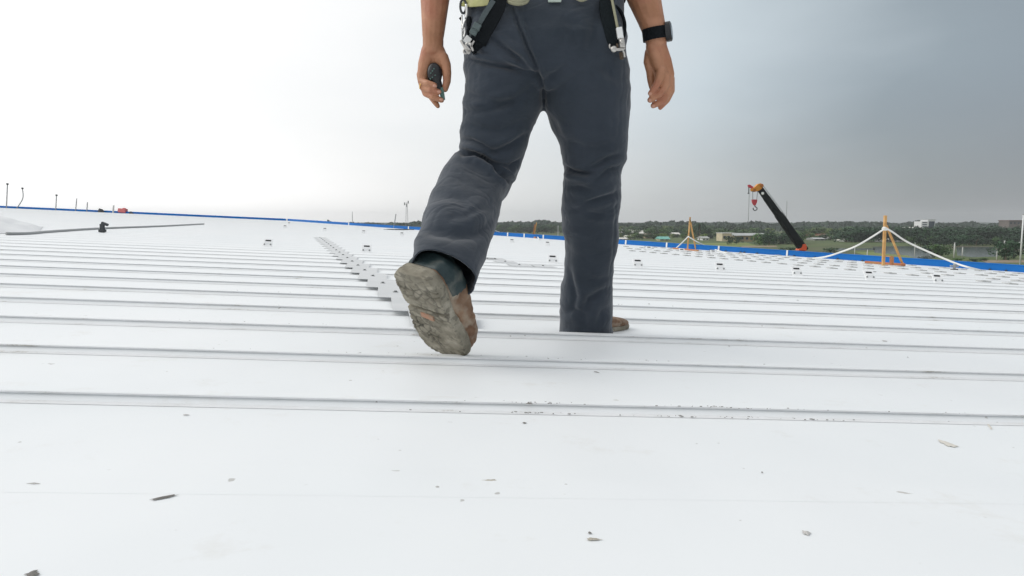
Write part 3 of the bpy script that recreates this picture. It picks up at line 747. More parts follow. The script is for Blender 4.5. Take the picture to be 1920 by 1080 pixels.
# fold sculpting: creases authored as polylines on the back of the trousers
def fold_disp(me, folds, wave=None):
    n = len(me.vertices); co = np.empty(n*3); me.vertices.foreach_get('co', co); co = co.reshape(-1, 3)
    no = np.empty(n*3); me.vertices.foreach_get('normal', no); no = no.reshape(-1, 3)
    v = co-np.array(CAM); zc = v@np.array(FWD); px = 960+F*v[:, 0]/zc; py = 540-F*(v@np.array(UP))/zc
    facing = np.clip(-(no*v).sum(1)/np.linalg.norm(v, axis=1)*1.6+.25, 0, 1)
    d = np.zeros(n)
    for pts, amp, wd, side in folds:
        best = np.full(n, 1e9); sgn = np.zeros(n); tt = np.zeros(n); L = 0
        segl = [math.hypot(b[0]-a[0], b[1]-a[1]) for a, b in zip(pts, pts[1:])]; tot = sum(segl); acc = 0
        for (a, b), sl2 in zip(zip(pts, pts[1:]), segl):
            dx, dy = (b[0]-a[0])/sl2, (b[1]-a[1])/sl2
            t = np.clip((px-a[0])*dx+(py-a[1])*dy, 0, sl2)
            ex = px-a[0]-t*dx; ey = py-a[1]-t*dy; dist = np.hypot(ex, ey); s = np.sign(ex*-dy+ey*dx)
            m_ = dist < best; best[m_] = dist[m_]; sgn[m_] = s[m_]; tt[m_] = (acc+t[m_])/tot
            acc += sl2
        tap = np.sin(np.pi*np.clip(tt*.9+.05, 0, 1))**.6
        sdist = best*sgn/(wd*1.3)
        val = -np.exp(-(sdist/.8)**2)+.65*np.exp(-((sdist-side*1.9)/1.1)**2)+.25*np.exp(-((sdist+side*2.1)/1.4)**2)
        d += amp*1.4*val*tap
    d *= facing
    back = 1-facing*.75
    for i in range(n):
        p = co[i]
        q_ = Vector((p[0]*7+3, p[1]*7, p[2]*13)); 
        r1 = 1-abs(noise.noise(q_)*2); r2 = noise.noise(Vector((p[0]*22, p[1]*22, p[2]*30)))
        r3 = 1-abs(noise.noise(Vector((p[0]*13+7, p[1]*13, p[2]*19+.8*noise.noise(q_)*6)))*2.2); d[i] -= .0013*max(0, r3)**5
        d[i] += .0042*(r1-.55)*(0.55+back[i])+.0013*r2
    co += no*d[:, None]
    me.vertices.foreach_set('co', co.reshape(-1)); me.update()
FO = [([(958, 6), (972, 45), (990, 90), (1008, 130), (1019, 170), (1020, 205)], .008, 3.4, -1),       # centre seam
      ([(876, 112), (900, 116), (930, 122), (965, 128), (1003, 141)], .011, 5, -1),                     # under the left buttock
      ([(912, 66), (935, 80), (965, 104), (992, 128), (1012, 148)], .008, 5, -1),
      ([(885, 88), (905, 98), (930, 108), (955, 122)], .004, 5, 1),
      ([(866, 172), (895, 182), (930, 192), (960, 190)], .006, 7, 1),
      ([(864, 206), (890, 210), (925, 204), (965, 188), (998, 165)], .006, 7, -1),
      ([(868, 225), (900, 242), (940, 246), (980, 228)], .004, 7, 1),
      ([(862, 262), (885, 264), (905, 272), (925, 285)], .008, 4.5, 1),
      ([(905, 288), (935, 282), (960, 270), (985, 252)], .007, 5, -1),
      ([(868, 288), (890, 288), (910, 298), (932, 316), (958, 338)], .016, 4.6, 1),                     # behind the knee
      ([(925, 322), (945, 335), (965, 346)], .010, 4, -1),
      ([(930, 305), (955, 312), (975, 300)], .006, 4, 1),
      ([(800, 372), (830, 367), (860, 372), (872, 388), (855, 402)], .003, 8, 1),
      ([(786, 428), (815, 432), (850, 437), (890, 436), (915, 425), (935, 395)], .011, 13, -1),           # deep shade above the hem
      ([(835, 412), (870, 408), (905, 392), (930, 378)], .004, 7, 1),
      ([(1056, 313), (1075, 322), (1098, 326), (1112, 325)], .012, 4.5, 1),                              # right knee
      ([(1162, 290), (1140, 297), (1118, 310), (1100, 318)], .007, 5, 1),
      ([(1165, 312), (1140, 318), (1115, 340)], .006, 4.5, -1),
      ([(1062, 350), (1085, 352), (1110, 358)], .004, 4, 1),
      ([(1095, 380), (1120, 374), (1150, 366), (1163, 356)], .006, 4.5, 1),
      ([(1060, 398), (1080, 392), (1100, 386)], .003, 5, -1), ([(1102, 398), (1120, 403), (1140, 402)], .003, 4, 1),
      ([(1065, 262), (1090, 276), (1120, 280), (1150, 270)], .0045, 8, -1), ([(1080, 240), (1110, 250), (1150, 240)], .003, 9, 1),
      ([(1030, 215), (1045, 245), (1060, 268)], .004, 7, 1), ([(1019, 150), (1040, 140), (1065, 120)], .006, 7, 1),
      ([(1040, 120), (1055, 75), (1060, 45)], .004, 10, 1), ([(1068, 110), (1078, 70), (1070, 40)], .004, 9, -1), ([(1100, 95), (1115, 60), (1120, 20)], .004, 9, 1),
      ([(1125, 120), (1150, 145), (1175, 150)], .004, 9, 1), ([(1060, 165), (1100, 175), (1150, 170)], .0025, 12, 1),
      ([(1066, 505), (1072, 530), (1080, 555), (1074, 580)], .005, 5, -1), ([(1146, 538), (1125, 548), (1105, 560), (1095, 585)], .006, 6, 1),
      ([(1052, 590), (1075, 580), (1095, 592), (1100, 615)], .005, 6, 1), ([(1148, 575), (1130, 585), (1118, 610)], .004, 6, -1), ([(1140, 520), (1120, 527), (1105, 520)], .003, 5, 1),
      ([(1156, 350), (1154, 400), (1150, 470), (1142, 520)], .0012, 2.2, 1), ([(1068, 420), (1066, 470), (1070, 520)], .002, 7, 1),
      ([(900, 20), (915, 40), (925, 62)], .003, 7, 1), ([(985, 30), (990, 60), (1000, 90)], .003, 8, -1)]
fold_disp(trm, FO)
bm = bmesh.new(); bm.from_mesh(trm)
def cut(bm, c, ax, rad):
    fs = [f for f in bm.faces if (f.calc_center_median()-c).length < rad]
    geom = list({v for f in fs for v in f.verts})+list({e for f in fs for e in f.edges})+fs
    bmesh.ops.bisect_plane(bm, geom=geom, dist=1e-5, plane_co=c, plane_no=ax, clear_outer=True)
cut(bm, hem_c, hem_axis, .13)
rh = P(1100, 624, 2.13); cut(bm, rh, Vector((0, 0, -1)), .16)
wc = P(1020, -8, 1.95); cut(bm, wc, Vector((0, 0, 1)), .30)
bm.to_mesh(trm); bm.free()
trouser = link_mesh('trousers', trm, M['cloth'], pw, True); trouser['label'] = 'slate grey work trousers'
sm = trouser.modifiers.new('s', 'SOLIDIFY'); sm.thickness = .0035; sm.offset = -1; apply_mods(trouser)
for p in trouser.data.polygons: p.use_smooth = True
# hem stitching ring lines (thin proud tape) on both hems
# ---- body (one continuous skin mesh): torso, neck, head, arms, hands, legs inside the trousers
bm = bmesh.new()
cx = P(1020, 0, YB).x
sh = {-1: Vector((cx-.165, YB, 1.36)), 1: Vector((cx+.165, YB, 1.36))}
ball(bm, (cx, YB, .86), .13, 18, (1.25, .85, .9)); ball(bm, (cx, YB, 1.04), .13, 18, (1.1, .8, 1.1)); ball(bm, (cx, YB+.0, 1.22), .15, 18, (1.2, .8, 1.2)); chain(bm, [sh[-1], sh[1]], [.055, .055]);
chain(bm, [(cx, YB, 1.34), (cx, YB+.015, 1.47)], [.065, .055])
ball(bm, (cx, YB+.03, 1.57), .088, 20, (.88, 1.02, 1.25)); ball(bm, (cx, YB+.055, 1.505), .05, 14, (1, 1, .8))
cone(bm, (cx, YB+.115, 1.585), (cx, YB+.142, 1.55), .008, .015, 10); ball(bm, (cx, YB+.135, 1.55), .013, 8, (1.2, 1, .8))
ball(bm, (cx, YB+.112, 1.51), .016, 10, (1.6, .6, .5)); ball(bm, (cx, YB+.105, 1.60), .02, 10, (2.6, .5, .35))
for s_ in (-1, 1): ball(bm, (cx+s_*.08, YB+.02, 1.565), .022, 10, (.4, .8, 1.3))
# legs (inside trousers)
chain(bm, [P(1098, 110, 1.95), P(1108, 320, 1.98), P(1102, 560, 2.12)], [.085, .052, .038]); chain(bm, [P(945, 110, 1.95), P(918, 312, 1.99), P(858, 440, 1.75)], [.085, .052, .034])
YA = 1.92
def hp(px, py, dy=0): return P(px, py, YA+dy)
s1 = 1/ (F/YA)
def hch(pts, rp): chain(bm, [hp(*p) for p in pts], [r*s1 for r in rp])
# left arm (hangs straight)
elL = P(818, -95, YA+.03)
chain(bm, [sh[-1], elL], [.052, .044]); chain(bm, [elL, hp(816, -30, .015), hp(815.5, 0, .01), hp(813.5, 40), hp(812, 70)], [.044, 30*s1, 26.5*s1, 22.5*s1, 19.5*s1])
hch([(812, 70, 0), (812, 88, 0)], [19, 19])
hch([(804, 95, .004), (797, 120, .004), (793, 145, .002)], [14, 13, 11]); hch([(820, 95, .004), (826, 112, .006), (828, 130, .010)], [14, 15, 12]); hch([(812, 95, .012), (811, 130, .020), (806, 152, .020)], [14, 14, 10])
hch([(830, 108, -.004), (836, 122, -.008), (838, 136, -.010), (838, 152, -.010), (834.5, 167, -.010)], [11, 9.5, 8.3, 7.4, 5.8])       # thumb
hch([(790, 140, .004), (790, 153, -.006), (802, 156, -.028), (815, 160, -.032)], [9, 6.8, 5.8, 4.9])
hch([(791, 150, .012), (793, 164, -.002), (808, 168.5, -.024), (823, 172.5, -.027)], [8, 6.6, 5.8, 4.9])
hch([(794, 158, .018), (798, 175, .002), (813, 182.5, -.019), (828, 188, -.022)], [8, 6.4, 5.8, 4.8])
hch([(802, 165, .022), (810, 183, .010), (817, 193, .000), (821, 199, -.002)], [8, 6.2, 5.4, 4.2])
# right arm (angles outward, watch at the wrist)
elR = P(1180, -95, YA+.03)
chain(bm, [sh[1], elR], [.052, .046]); chain(bm, [elR, hp(1198, -35, .02), hp(1209, 0, .015), hp(1221, 38, .005), hp(1228.5, 62), hp(1230.5, 78)], [.046, 33*s1, 29.5*s1, 24*s1, 21*s1, 19.5*s1])
hch([(1224, 88, -.002), (1232, 115, -.006), (1243, 138, -.010)], [13, 12, 9]); hch([(1237, 88, .002), (1246, 115, .002), (1254, 140, .004)], [13, 13, 10.5]); hch([(1230, 95, .008), (1238, 120, .012), (1248, 142, .014)], [14, 13.5, 10])
hch([(1220, 98, .010), (1217, 116, .012), (1219, 134, .012), (1220, 150, .010), (1222, 164, .008)], [11, 10.5, 7.6, 6.6, 5.0])       # thumb
hch([(1240, 132, -.014), (1236, 149, -.022), (1229, 163, -.024), (1220, 175, -.024)], [9, 7.4, 6.5, 5.3])
hch([(1247, 140, -.004), (1248, 160, -.010), (1237, 176, -.015), (1219, 187.5, -.018)], [9.5, 7.6, 6.6, 5.4])
hch([(1253, 144, .006), (1255, 168, .003), (1244, 188, -.003), (1225, 198, -.006)], [9.5, 7.4, 6.5, 5.3])
hch([(1256, 148, .014), (1259, 170, .015), (1251, 188, .008), (1238, 202, .002)], [9, 6.3, 5.3, 4.3])
hch([(1226, 112, .016), (1230, 135, .014), (1234, 152, .010)], [12, 10, 7])
bdm = remesh(bm, .0024, 2, .5)
body = link_mesh('body', bdm, M['skin'], pw, True); body['label'] = 'tanned bare forearms and hands'
# fingernails
def nail(px, py, dy, w_, h_, ang):
    bm = bmesh.new(); ball(bm, (0, 0, 0), 1, 10, (w_*s1, .0022, h_*s1)); o = obj('fingernail', bm, M['nail'], None, True)
    o.matrix_world = Matrix.Translation(hp(px, py, dy)) @ Matrix.Rotation(R_(ang), 4, 'Y')
    mw = o.matrix_world.copy(); o.parent = pw; o.matrix_parent_inverse = parent_world(pw).inverted(); o.matrix_basis = mw
for a in ((815.5, 161, -.038, 4.2, 2.8, 15), (823.5, 172, -.034, 4.2, 2.8, 12), (828, 187, -.030, 4.4, 2.6, 10), (1219, 176, -.031, 3.0, 3.4, 40), (1218.5, 188, -.026, 3.4, 3, 25), (1224.5, 198.5, -.014, 3.4, 3, 30)): nail(*a)
# ring
c = hp(787, 158, -.004); bm = bmesh.new(); tube(bm, [c+Vector((math.cos(a)*.004+.004, math.sin(a)*.0115, math.cos(a)*.0115)) for a in [i*math.pi/8 for i in range(16)]], .0016, 6, True); obj('finger_ring', bm, M['gold'], pw, True)
# head extras
for s_ in (-1, 1):
    bm = bmesh.new(); ball(bm, (cx+s_*.032, YB+.108, 1.575), .011, 10); obj('eye', bm, M['white'], pw, True)
bm = bmesh.new(); ball(bm, (cx, YB+.015, 1.60), .094, 18, (.92, 1.0, 1.1)); 
for v in list(bm.verts):
    if v.co.z < 1.55+ (v.co.y-YB)*.6: bm.verts.remove(v)
obj('hair', bm, M['hair'], pw, True)
t = bmesh.new(); ball(t, (cx, YB+.02, 1.62), .115, 24, (.95, 1.15, .95))
for v in list(t.verts):
    if v.co.z < 1.615: t.verts.remove(v)
cone(t, (cx, YB+.035, 1.612), (cx, YB+.035, 1.618), .135, .125, 28)
obj('hard_hat', t, M['hat'], pw, True)
# vest/shirt
bm = bmesh.new()
loft(bm, [(Vector((cx-.215, YB, .985)), Vector((cx+.215, YB, .985)), Vector((0, .130, 0))), (Vector((cx-.205, YB, 1.03)), Vector((cx+.205, YB, 1.03)), Vector((0, .135, 0))), (Vector((cx-.20, YB, 1.15)), Vector((cx+.20, YB, 1.15)), Vector((0, .135, 0))), (Vector((cx-.21, YB, 1.28)), Vector((cx+.21, YB, 1.28)), Vector((0, .135, 0))),
          (Vector((cx-.185, YB, 1.37)), Vector((cx+.185, YB, 1.37)), Vector((0, .10, 0))), (Vector((cx-.09, YB, 1.415)), Vector((cx+.09, YB, 1.415)), Vector((0, .075, 0)))], 30, 2.6)
for s_, e_ in ((-1, elL), (1, elR)): chain(bm, [sh[s_], sh[s_].lerp(e_, .72)], [.075, .066])
vm = remesh(bm, .007, 6, .5); vest = link_mesh('work_shirt', vm, M['vest'], pw, True)
# belt, coil and buckle
def hipring(y, off, n=48):
    l = P(878, y, 1.95); r = P(1167, y, 1.95); c_ = (l+r)/2; a = (r-l)/2
    return [c_+a*(1+off/a.length)*math.copysign(abs(math.cos(t))**.8, math.cos(t))+Vector((0, .120+off, 0))*math.copysign(abs(math.sin(t))**.8, math.sin(t)) for t in [2*math.pi*k/n for k in range(n)]]
bm = bmesh.new(); top_ = hipring(-22, .008); bo = hipring(4, .008); ti = hipring(-22, .002); bi = hipring(4, .002); nn = len(top_)
vs = [[bm.verts.new(p) for p in r_] for r_ in (ti, top_, bo, bi)]
for a, b in ((0, 1), (1, 2), (2, 3), (3, 0)):
    for k in range(nn): bm.faces.new((vs[a][k], vs[a][(k+1) % nn], vs[b][(k+1) % nn], vs[b][k]))
belt = obj('belt', bm, M['black'], pw)
bm = bmesh.new(); box(bm, P(1040, -1, 1.815), (.034, .008, .014), None, .002); obj('buckle', bm, mat('pale_green_metal', (.45, .52, .46), .4), belt)
bm = bmesh.new(); tube(bm, smoothpath([P(946, -6, 1.82), P(956, 3, 1.805), P(972, 6.5, 1.80), P(986, 3, 1.805), P(992, -8, 1.815)], 5), .006, 8); tube(bm, smoothpath([P(948, -10, 1.81), P(960, -1, 1.80), P(974, 1, 1.797), P(986, -3, 1.80), P(990, -12, 1.81)], 5), .006, 8)
obj('webbing_coil', bm, M['khaki'], pw, True)
bm = bmesh.new(); tube(bm, smoothpath([P(1078, -6, 1.82), P(1090, 0, 1.81), P(1104, -5, 1.82)], 5), .005, 8); obj('webbing_coil', bm, M['khaki'], pw, True)
# khaki shirt hem showing under the belt at left
bm = bmesh.new(); ribbon(bm, [P(868, 5, 1.90), P(885, 6, 1.855), P(905, 4, 1.835), P(930, -1, 1.822), P(945, -4, 1.82)], .020, .004); obj('shirt_hem', bm, M['vest'], pw)

# ---- watch
wrc = hp(1229.5, 64); wd = ((hp(1230.5, 78)-hp(1221, 38, .005)).normalized()+Vector((0, .22, -.6))).normalized()
wt = bpy.data.objects.new('watch', None); COL.objects.link(wt); wt.parent = pw; wt.matrix_parent_inverse = parent_world(pw).inverted(); wt.location = wrc
rotw = align(wd); bm = bmesh.new()
def wring(bm, off, half, rx, ry, thick):
    n2 = 28; R2 = []
    for (o_, rr) in ((-half, 0), (-half, thick), (half, thick), (half, 0)):
        R2.append([bm.verts.new(wrc+rotw @ Vector((math.cos(a)*(rx+rr), math.sin(a)*(ry+rr), o_+off))) for a in [2*math.pi*k/n2 for k in range(n2)]])
    for a, b in ((0, 1), (1, 2), (2, 3), (3, 0)):
        for k in range(n2): bm.faces.new((R2[a][k], R2[a][(k+1) % n2], R2[b][(k+1) % n2], R2[b][k]))
wring(bm, 0, .0155, 21*s1, 21*s1, .0045)
def child(o): 
    return o
wb_ = obj('watch_band', bm, M['black'], wt, False)
dirc = Vector((1, -.35, 0)); dirc = (dirc-wd*dirc.dot(wd)).normalized()
bm = bmesh.new(); cc = wrc+dirc*.0285; cone(bm, cc, cc+dirc*.012, .0265, .0265, 32); cone(bm, cc+dirc*.012, cc+dirc*.014, .0265, .023, 32)
wc_ = obj('watch_case', bm, M['blackplastic'], wt, False)
bm = bmesh.new(); cone(bm, cc+dirc*.0135, cc+dirc*.0150, .021, .0205, 32); obj('watch_face', bm, M['glass'], wt)
bm = bmesh.new(); cone(bm, hp(1243, 55, -.028), hp(1241, 56, -.031), .002, .002, 10); obj('crown_button', bm, M['brightsteel'], wt)
# ---- handheld device in the left hand
t = thing('handheld_remote', 'black handheld device gripped in the worker\'s left hand', 'handheld device', hp(815, 140, -.02))
bm = bmesh.new(); ball(bm, hp(815, 138, -.012), .022, 20, (.95, .55, 1.35), Matrix.Rotation(R_(-6), 3, 'Y')); ball(bm, hp(819, 158, -.012), .016, 20, (.95, .55, 1.5), Matrix.Rotation(R_(-14), 3, 'Y'))
me_ = remesh(bm, .002, 2); link_mesh('casing', me_, M['blackplastic'], t, True)
bm = bmesh.new(); box(bm, hp(829, 176, -.012), (.012, .010, .034), Matrix.Rotation(R_(-8), 3, 'Y'), .002); obj('teal_end_piece', bm, M['greencloth'], t)
for px, py in ((811, 133), (814, 129), (808, 137), (811, 145), (816, 141), (807, 148)):
    bm = bmesh.new(); ball(bm, hp(px, py, -.0235), .0022, 8, (1, .6, .8)); obj('button', bm, M['greencloth'], t, True)

# ---- hanging gear, left hip
def PX(px, py, Y): return P(px, py, Y)
t = thing('safety_lanyard', 'lanyard with black strap and silver hooks hanging at the worker\'s left hip', 'lanyard', PX(885, 5, 1.86), 'lanyards hanging from the belt')
bm = bmesh.new(); ribbon(bm, smoothpath([PX(935, -6, 1.805), PX(931, 12, 1.80), PX(918, 38, 1.798), PX(902, 66, 1.805), PX(896, 84, 1.82), PX(900, 92, 1.825)], 5), .044, .008); obj('strap', bm, M['black'], t)
bm = bmesh.new(); ribbon(bm, smoothpath([PX(925, 2, 1.80), PX(912, 22, 1.795), PX(899, 44, 1.80), PX(888, 62, 1.81), PX(882, 74, 1.82)], 5), .013, .008); obj('grey_webbing', bm, mat('grey_webbing', (.075, .095, .10), .85, bump=.5, bscale=200), t)
bm = bmesh.new(); box(bm, PX(894, 50, 1.796), (.020, .012, .016), Matrix.Rotation(.5, 3, 'Y'), .002); box(bm, PX(888, 60, 1.80), (.019, .012, .014), Matrix.Rotation(.5, 3, 'Y'), .002); obj('strap_keeper', bm, mat('grey_keeper', (.10, .13, .13), .8), t)
bm = bmesh.new(); box(bm, PX(877, 75, 1.815), (.018, .010, .018), Matrix.Rotation(.6, 3, 'Y'), .002); obj('ferrule', bm, M['brightsteel'], t)
def hook(bm, c, r, th, a0, a1, flip=1):
    tube(bm, [c+Vector((math.cos(a)*r*flip, 0, math.sin(a)*r)) for a in [a0+(a1-a0)*k/10 for k in range(11)]], th, 8)
bm = bmesh.new()
wb(bm, PX(864, 76, 1.825), PX(873, 92, 1.82), .006, .005); wb(bm, PX(873, 92, 1.82), PX(880, 101, 1.82), .006, .005); wb(bm, PX(882, 83, 1.81), PX(887, 96, 1.81), .006, .005); wb(bm, PX(872, 84, 1.81), PX(880, 94, 1.81), .007, .005); wb(bm, PX(889, 77, 1.81), PX(883, 88, 1.81), .006, .004)
hook(bm, PX(879, 86, 1.812), .008, .0026, 0, 5.0); ball(bm, PX(882, 83, 1.808), .005, 10); wb(bm, PX(880, 101, 1.82), PX(882, 92, 1.82), .005, .004); hook(bm, PX(873, 96, 1.818), .006, .0022, 1, 5.6)
obj('snap_hook', bm, M['steel'], t)
t = thing('carabiner', 'long silver carabiner clipped to the belt at the worker\'s left hip', 'carabiner', PX(870, 6, 1.88), 'clips hanging from the belt')
bm = bmesh.new(); tube(bm, [PX(868.5+5.5*math.cos(a), 12+13*math.sin(a), 1.87) for a in [i*math.pi/8 for i in range(16)]], .0032, 8, True); obj('ring', bm, M['dkgrey'], t, True)
bm = bmesh.new(); tube(bm, smoothpath([PX(874, 8, 1.86), PX(875.5, 22, 1.86), PX(874, 33, 1.86)], 4), .0035, 8); tube(bm, smoothpath([PX(873, 36, 1.86), PX(869, 46, 1.86), PX(868, 54, 1.86)], 4), .0034, 8); tube(bm, [PX(866, 28, 1.87), PX(866, 50, 1.87), PX(867, 76, 1.865)], .0020, 8)
tube(bm, smoothpath([PX(871, 52, 1.86), PX(872, 60, 1.86), PX(870, 70, 1.86)], 4), .0030, 8); obj('gate', bm, M['brightsteel'], t, True)
bm = bmesh.new(); ball(bm, PX(880, 43, 1.86), .011, 12, (.75, .5, 1.7)); ball(bm, PX(878, 59, 1.86), .007, 10, (.7, .5, 1.3)); obj('sleeve', bm, M['black'], t, True)
bm = bmesh.new(); prism(bm, [PX(860.5, 34, 1.88), PX(865, 30.5, 1.88), PX(865, 39, 1.88)], (0, .006, 0)); obj('tab', bm, M['black'], t)
# right hip
t = thing('safety_lanyard', 'lanyard with dark pouch, white ferrule and steel hook at the worker\'s right hip', 'lanyard', PX(1150, 0, 1.86), 'lanyards hanging from the belt')
bm = bmesh.new(); ribbon(bm, smoothpath([PX(1138, -6, 1.83), PX(1138, 18, 1.825), PX(1142, 45, 1.82), PX(1148, 70, 1.822), PX(1152, 84, 1.83)], 5), [.024]*1+[.032]*21 if False else .037, .016); obj('pouch', bm, mat('dark_pouch', (.007, .011, .013), .8, spec=.2, bump=.4, bscale=150), t)
bm = bmesh.new(); tube(bm, smoothpath([PX(1152, 10, 1.87), PX(1164, 22, 1.87), PX(1171, 42, 1.87), PX(1171, 60, 1.87), PX(1168, 72, 1.865)], 5), .0045, 8); obj('loop', bm, M['black'], t, True)
bm = bmesh.new(); tube(bm, smoothpath([PX(1146, -8, 1.81), PX(1152, 22, 1.808), PX(1158, 52, 1.808)], 5), .0034, 8); obj('cord', bm, M['khaki'], t, True)
bm = bmesh.new(); box(bm, PX(1162, 62, 1.806), (.015, .013, .028), Matrix.Rotation(R_(-10), 3, 'Y'), .0025); obj('ferrule', bm, mat('white_ferrule', (.78, .79, .78), .5), t)
bm = bmesh.new(); box(bm, PX(1166, 80, 1.81), (.014, .012, .026), Matrix.Rotation(R_(-10), 3, 'Y'), .003); ball(bm, PX(1166, 77, 1.802), .006, 10, (1, .6, 1)); obj('clevis', bm, M['steel'], t)
bm = bmesh.new(); ball(bm, PX(1151, 92, 1.805), .0085, 14, (1, .6, 1)); tube(bm, smoothpath([PX(1151, 92, 1.805), PX(1159, 93, 1.805), PX(1166, 92, 1.81), PX(1171, 90, 1.815)], 4), .0038, 8); tube(bm, smoothpath([PX(1166, 92, 1.81), PX(1170, 99, 1.815), PX(1171, 107, 1.82)], 4), .0028, 8)
tube(bm, smoothpath([PX(1147, 93, 1.81), PX(1143, 88, 1.81), PX(1143.5, 83, 1.812)], 4), .0024, 8); obj('hook', bm, M['steel'], t, True)
bm = bmesh.new(); tube(bm, [PX(1157, 83, 1.815), PX(1158, 88, 1.81)], .003, 8); tube(bm, [PX(1164, 98, 1.83), PX(1166, 111, 1.83)], .005, 8); obj('tab', bm, mat('brown_tab', (.10, .07, .045), .8), t)

# ---- boots (local: y heel->toe, x lateral, z up)
BL = .285
def sw(y):
    xs = [0, .006, .02, .05, .09, .125, .16, .20, .24, .265, .279, .285]; ws = [.020, .036, .046, .050, .049, .048, .055, .060, .058, .050, .040, .026]
    return float(np.interp(y, xs, ws))
def build_boot(tag_):
    parts = {}
    # upper
    bm = bmesh.new(); rr = []
    for y, w_, zt in ((.008, .034, .085), (.03, .045, .10), (.06, .049, .112), (.10, .050, .114), (.14, .054, .106), (.18, .060, .092), (.22, .062, .080), (.25, .056, .070), (.272, .040, .056)):
        c_ = Vector((0, y, (zt+.012)/2)); rr.append((c_-Vector((w_, 0, 0)), c_+Vector((w_, 0, 0)), Vector((0, 0, (zt-.012)/2))))
    loft(bm, rr, 28, 2.7)
    sr = []
    for z, y0, y1, w_ in ((.05, .015, .115, .042), (.085, .014, .112, .044), (.10, .014, .106, .045), (.118, .013, .104, .045)):
        lx, ly = -.042*max(0, z-.06)/.085, -.006*max(0, z-.07)/.085
        sr.append((Vector((-w_+lx, (y0+y1)/2+ly, z)), Vector((w_+lx, (y0+y1)/2+ly, z)), Vector((0, (y1-y0)/2, 0))))
    loft(bm, sr, 28, 2.2)
    up_ = remesh(bm, .0035, 4)
    for v in up_.vertices:
        p = v.co; k = noise.noise(Vector((p.x*30, p.y*45, p.z*30)))
        crease = math.exp(-((p.y-.175-.01*math.sin(p.x*60))/.006)**2)+math.exp(-((p.y-.195+.01*math.sin(p.x*50))/.005)**2)
        welt = math.exp(-((p.z-.040)/.003)**2)
        v.co += v.normal*(.0022*k-(.003*crease if p.z > .03 else 0)-.0018*welt)
    parts['upper'] = up_
    # collar: dark counter round the heel
    b2 = bmesh.new(); b2.from_mesh(up_)
    kill = [f for f in b2.faces if not (f.calc_center_median().y < .098-.25*max(0, .075-f.calc_center_median().z) and f.calc_center_median().z > .041 and f.calc_center_median().z < .112)]
    bmesh.ops.delete(b2, geom=kill, context='FACES')
    for v in b2.verts: v.co += v.normal*.0015
    cm = bpy.data.meshes.new('c'); b2.to_mesh(cm); b2.free(); parts['collar'] = cm
    # sole
    bm = bmesh.new()
    def slab(y0, y1, z0, z1, grow=0):
        n2 = 26; ys = [y0+(y1-y0)*i/n2 for i in range(n2+1)]
        pl = [Vector((-(sw(y)+grow), y, z0)) for y in ys]+[Vector((sw(y)+grow, y, z0)) for y in reversed(ys)]
        prism(bm, pl, (0, 0, z1-z0))
    slab(.0, BL, .010, .029); slab(.003, .11, .018, .036, -.003); slab(.001, .116, .0, .02); slab(.124, BL, .0, .02)
    so_ = remesh(bm, .0022, 3)
    ca = so_.attributes.new('crack', 'FLOAT', 'POINT')
    for v in so_.vertices:
        p = v.co
        if v.normal.z < -.4 and p.z < .012:
            q2 = Vector((p.x*52, p.y*52, .3+noise.noise(Vector((p.x*40, p.y*40, 2)))*.5))
            ds, _ = noise.voronoi(q2); e = ds[1]-ds[0]
            mud = noise.noise(Vector((p.x*18, p.y*14, 5)))+.15
            heelclean = 1.0 if p.y > .045 else max(.15, p.y/.045)
            g_ = math.exp(-(e/.12)**2)*.0050*max(.25, min(1, .6-mud*1.3))*heelclean
            g_ += .0013*(noise.noise(Vector((p.x*55, p.y*60, 9))))+.0009*mud
            v.co.z += g_; ca.data[v.index].value = math.exp(-(e/.10)**2)*max(0, min(1, .85-mud*1.5))*heelclean
            wl = .0035*max(0, noise.noise(Vector((p.x*70, p.y*70, 1)))-.3); v.co.z += wl
        elif abs(v.normal.z) < .6:
            v.co += v.normal*(.0018*noise.noise(Vector((p.x*50, p.y*60, p.z*90)))-.0016*math.exp(-((p.z-.026)/.0022)**2))
    parts['sole'] = so_
    return parts
BP = build_boot('')
def place_boot(mtx, label, mirror=False):
    bo = bpy.data.objects.new('boot', None); COL.objects.link(bo); bo.parent = pw; bo.matrix_parent_inverse = parent_world(pw).inverted(); bo['label'] = label
    bo.matrix_basis = mtx
    for nm, mm in (('upper', 'leather'), ('sole', 'sole'), ('collar', 'teal')):
        o = bpy.data.objects.new(nm, BP[nm]); COL.objects.link(o); o.parent = bo
        if not len(o.data.materials): o.data.materials.append(M[mm])
        for p in o.data.polygons: p.use_smooth = True
    # orange label on sole, laces
    bm = bmesh.new(); box(bm, (-.002, .140, .0005), (.030, .015, .007), Matrix.Rotation(.12, 3, 'Z'), .001); o = obj('sole_label', bm, mat('faded_orange_rubber', (.42, .22, .14), .8, (.34, .24, .17), 60)); o.parent = bo
    bm = bmesh.new()
    for i in range(4): y = .112+.022*i; z = .107-.012*i; tube(bm, [(-.02, y, z-.003), (0, y+.004, z+.004), (.02, y, z-.003)], .0022, 6)
    o = obj('laces', bm, M['khaki']); o.parent = bo
    return bo
tu, tv = uv(RP(838, 660)); toe = UV(tu, PITCHR+.078, .004)
heel = P(769, 518, toe.y-.15)
Lv = (toe-heel).normalized()
lat = Vector((math.cos(R_(43)), -math.sin(R_(43)), 0)); lat = (lat-Lv*lat.dot(Lv)).normalized()
upv = lat.cross(Lv).normalized()
if upv.y < 0: upv = -upv; 
lat2 = Lv.cross(upv)
mtx = Matrix((lat2*1.3, Lv*.95, upv)).transposed().to_4x4(); org = toe-Lv*BL*.95
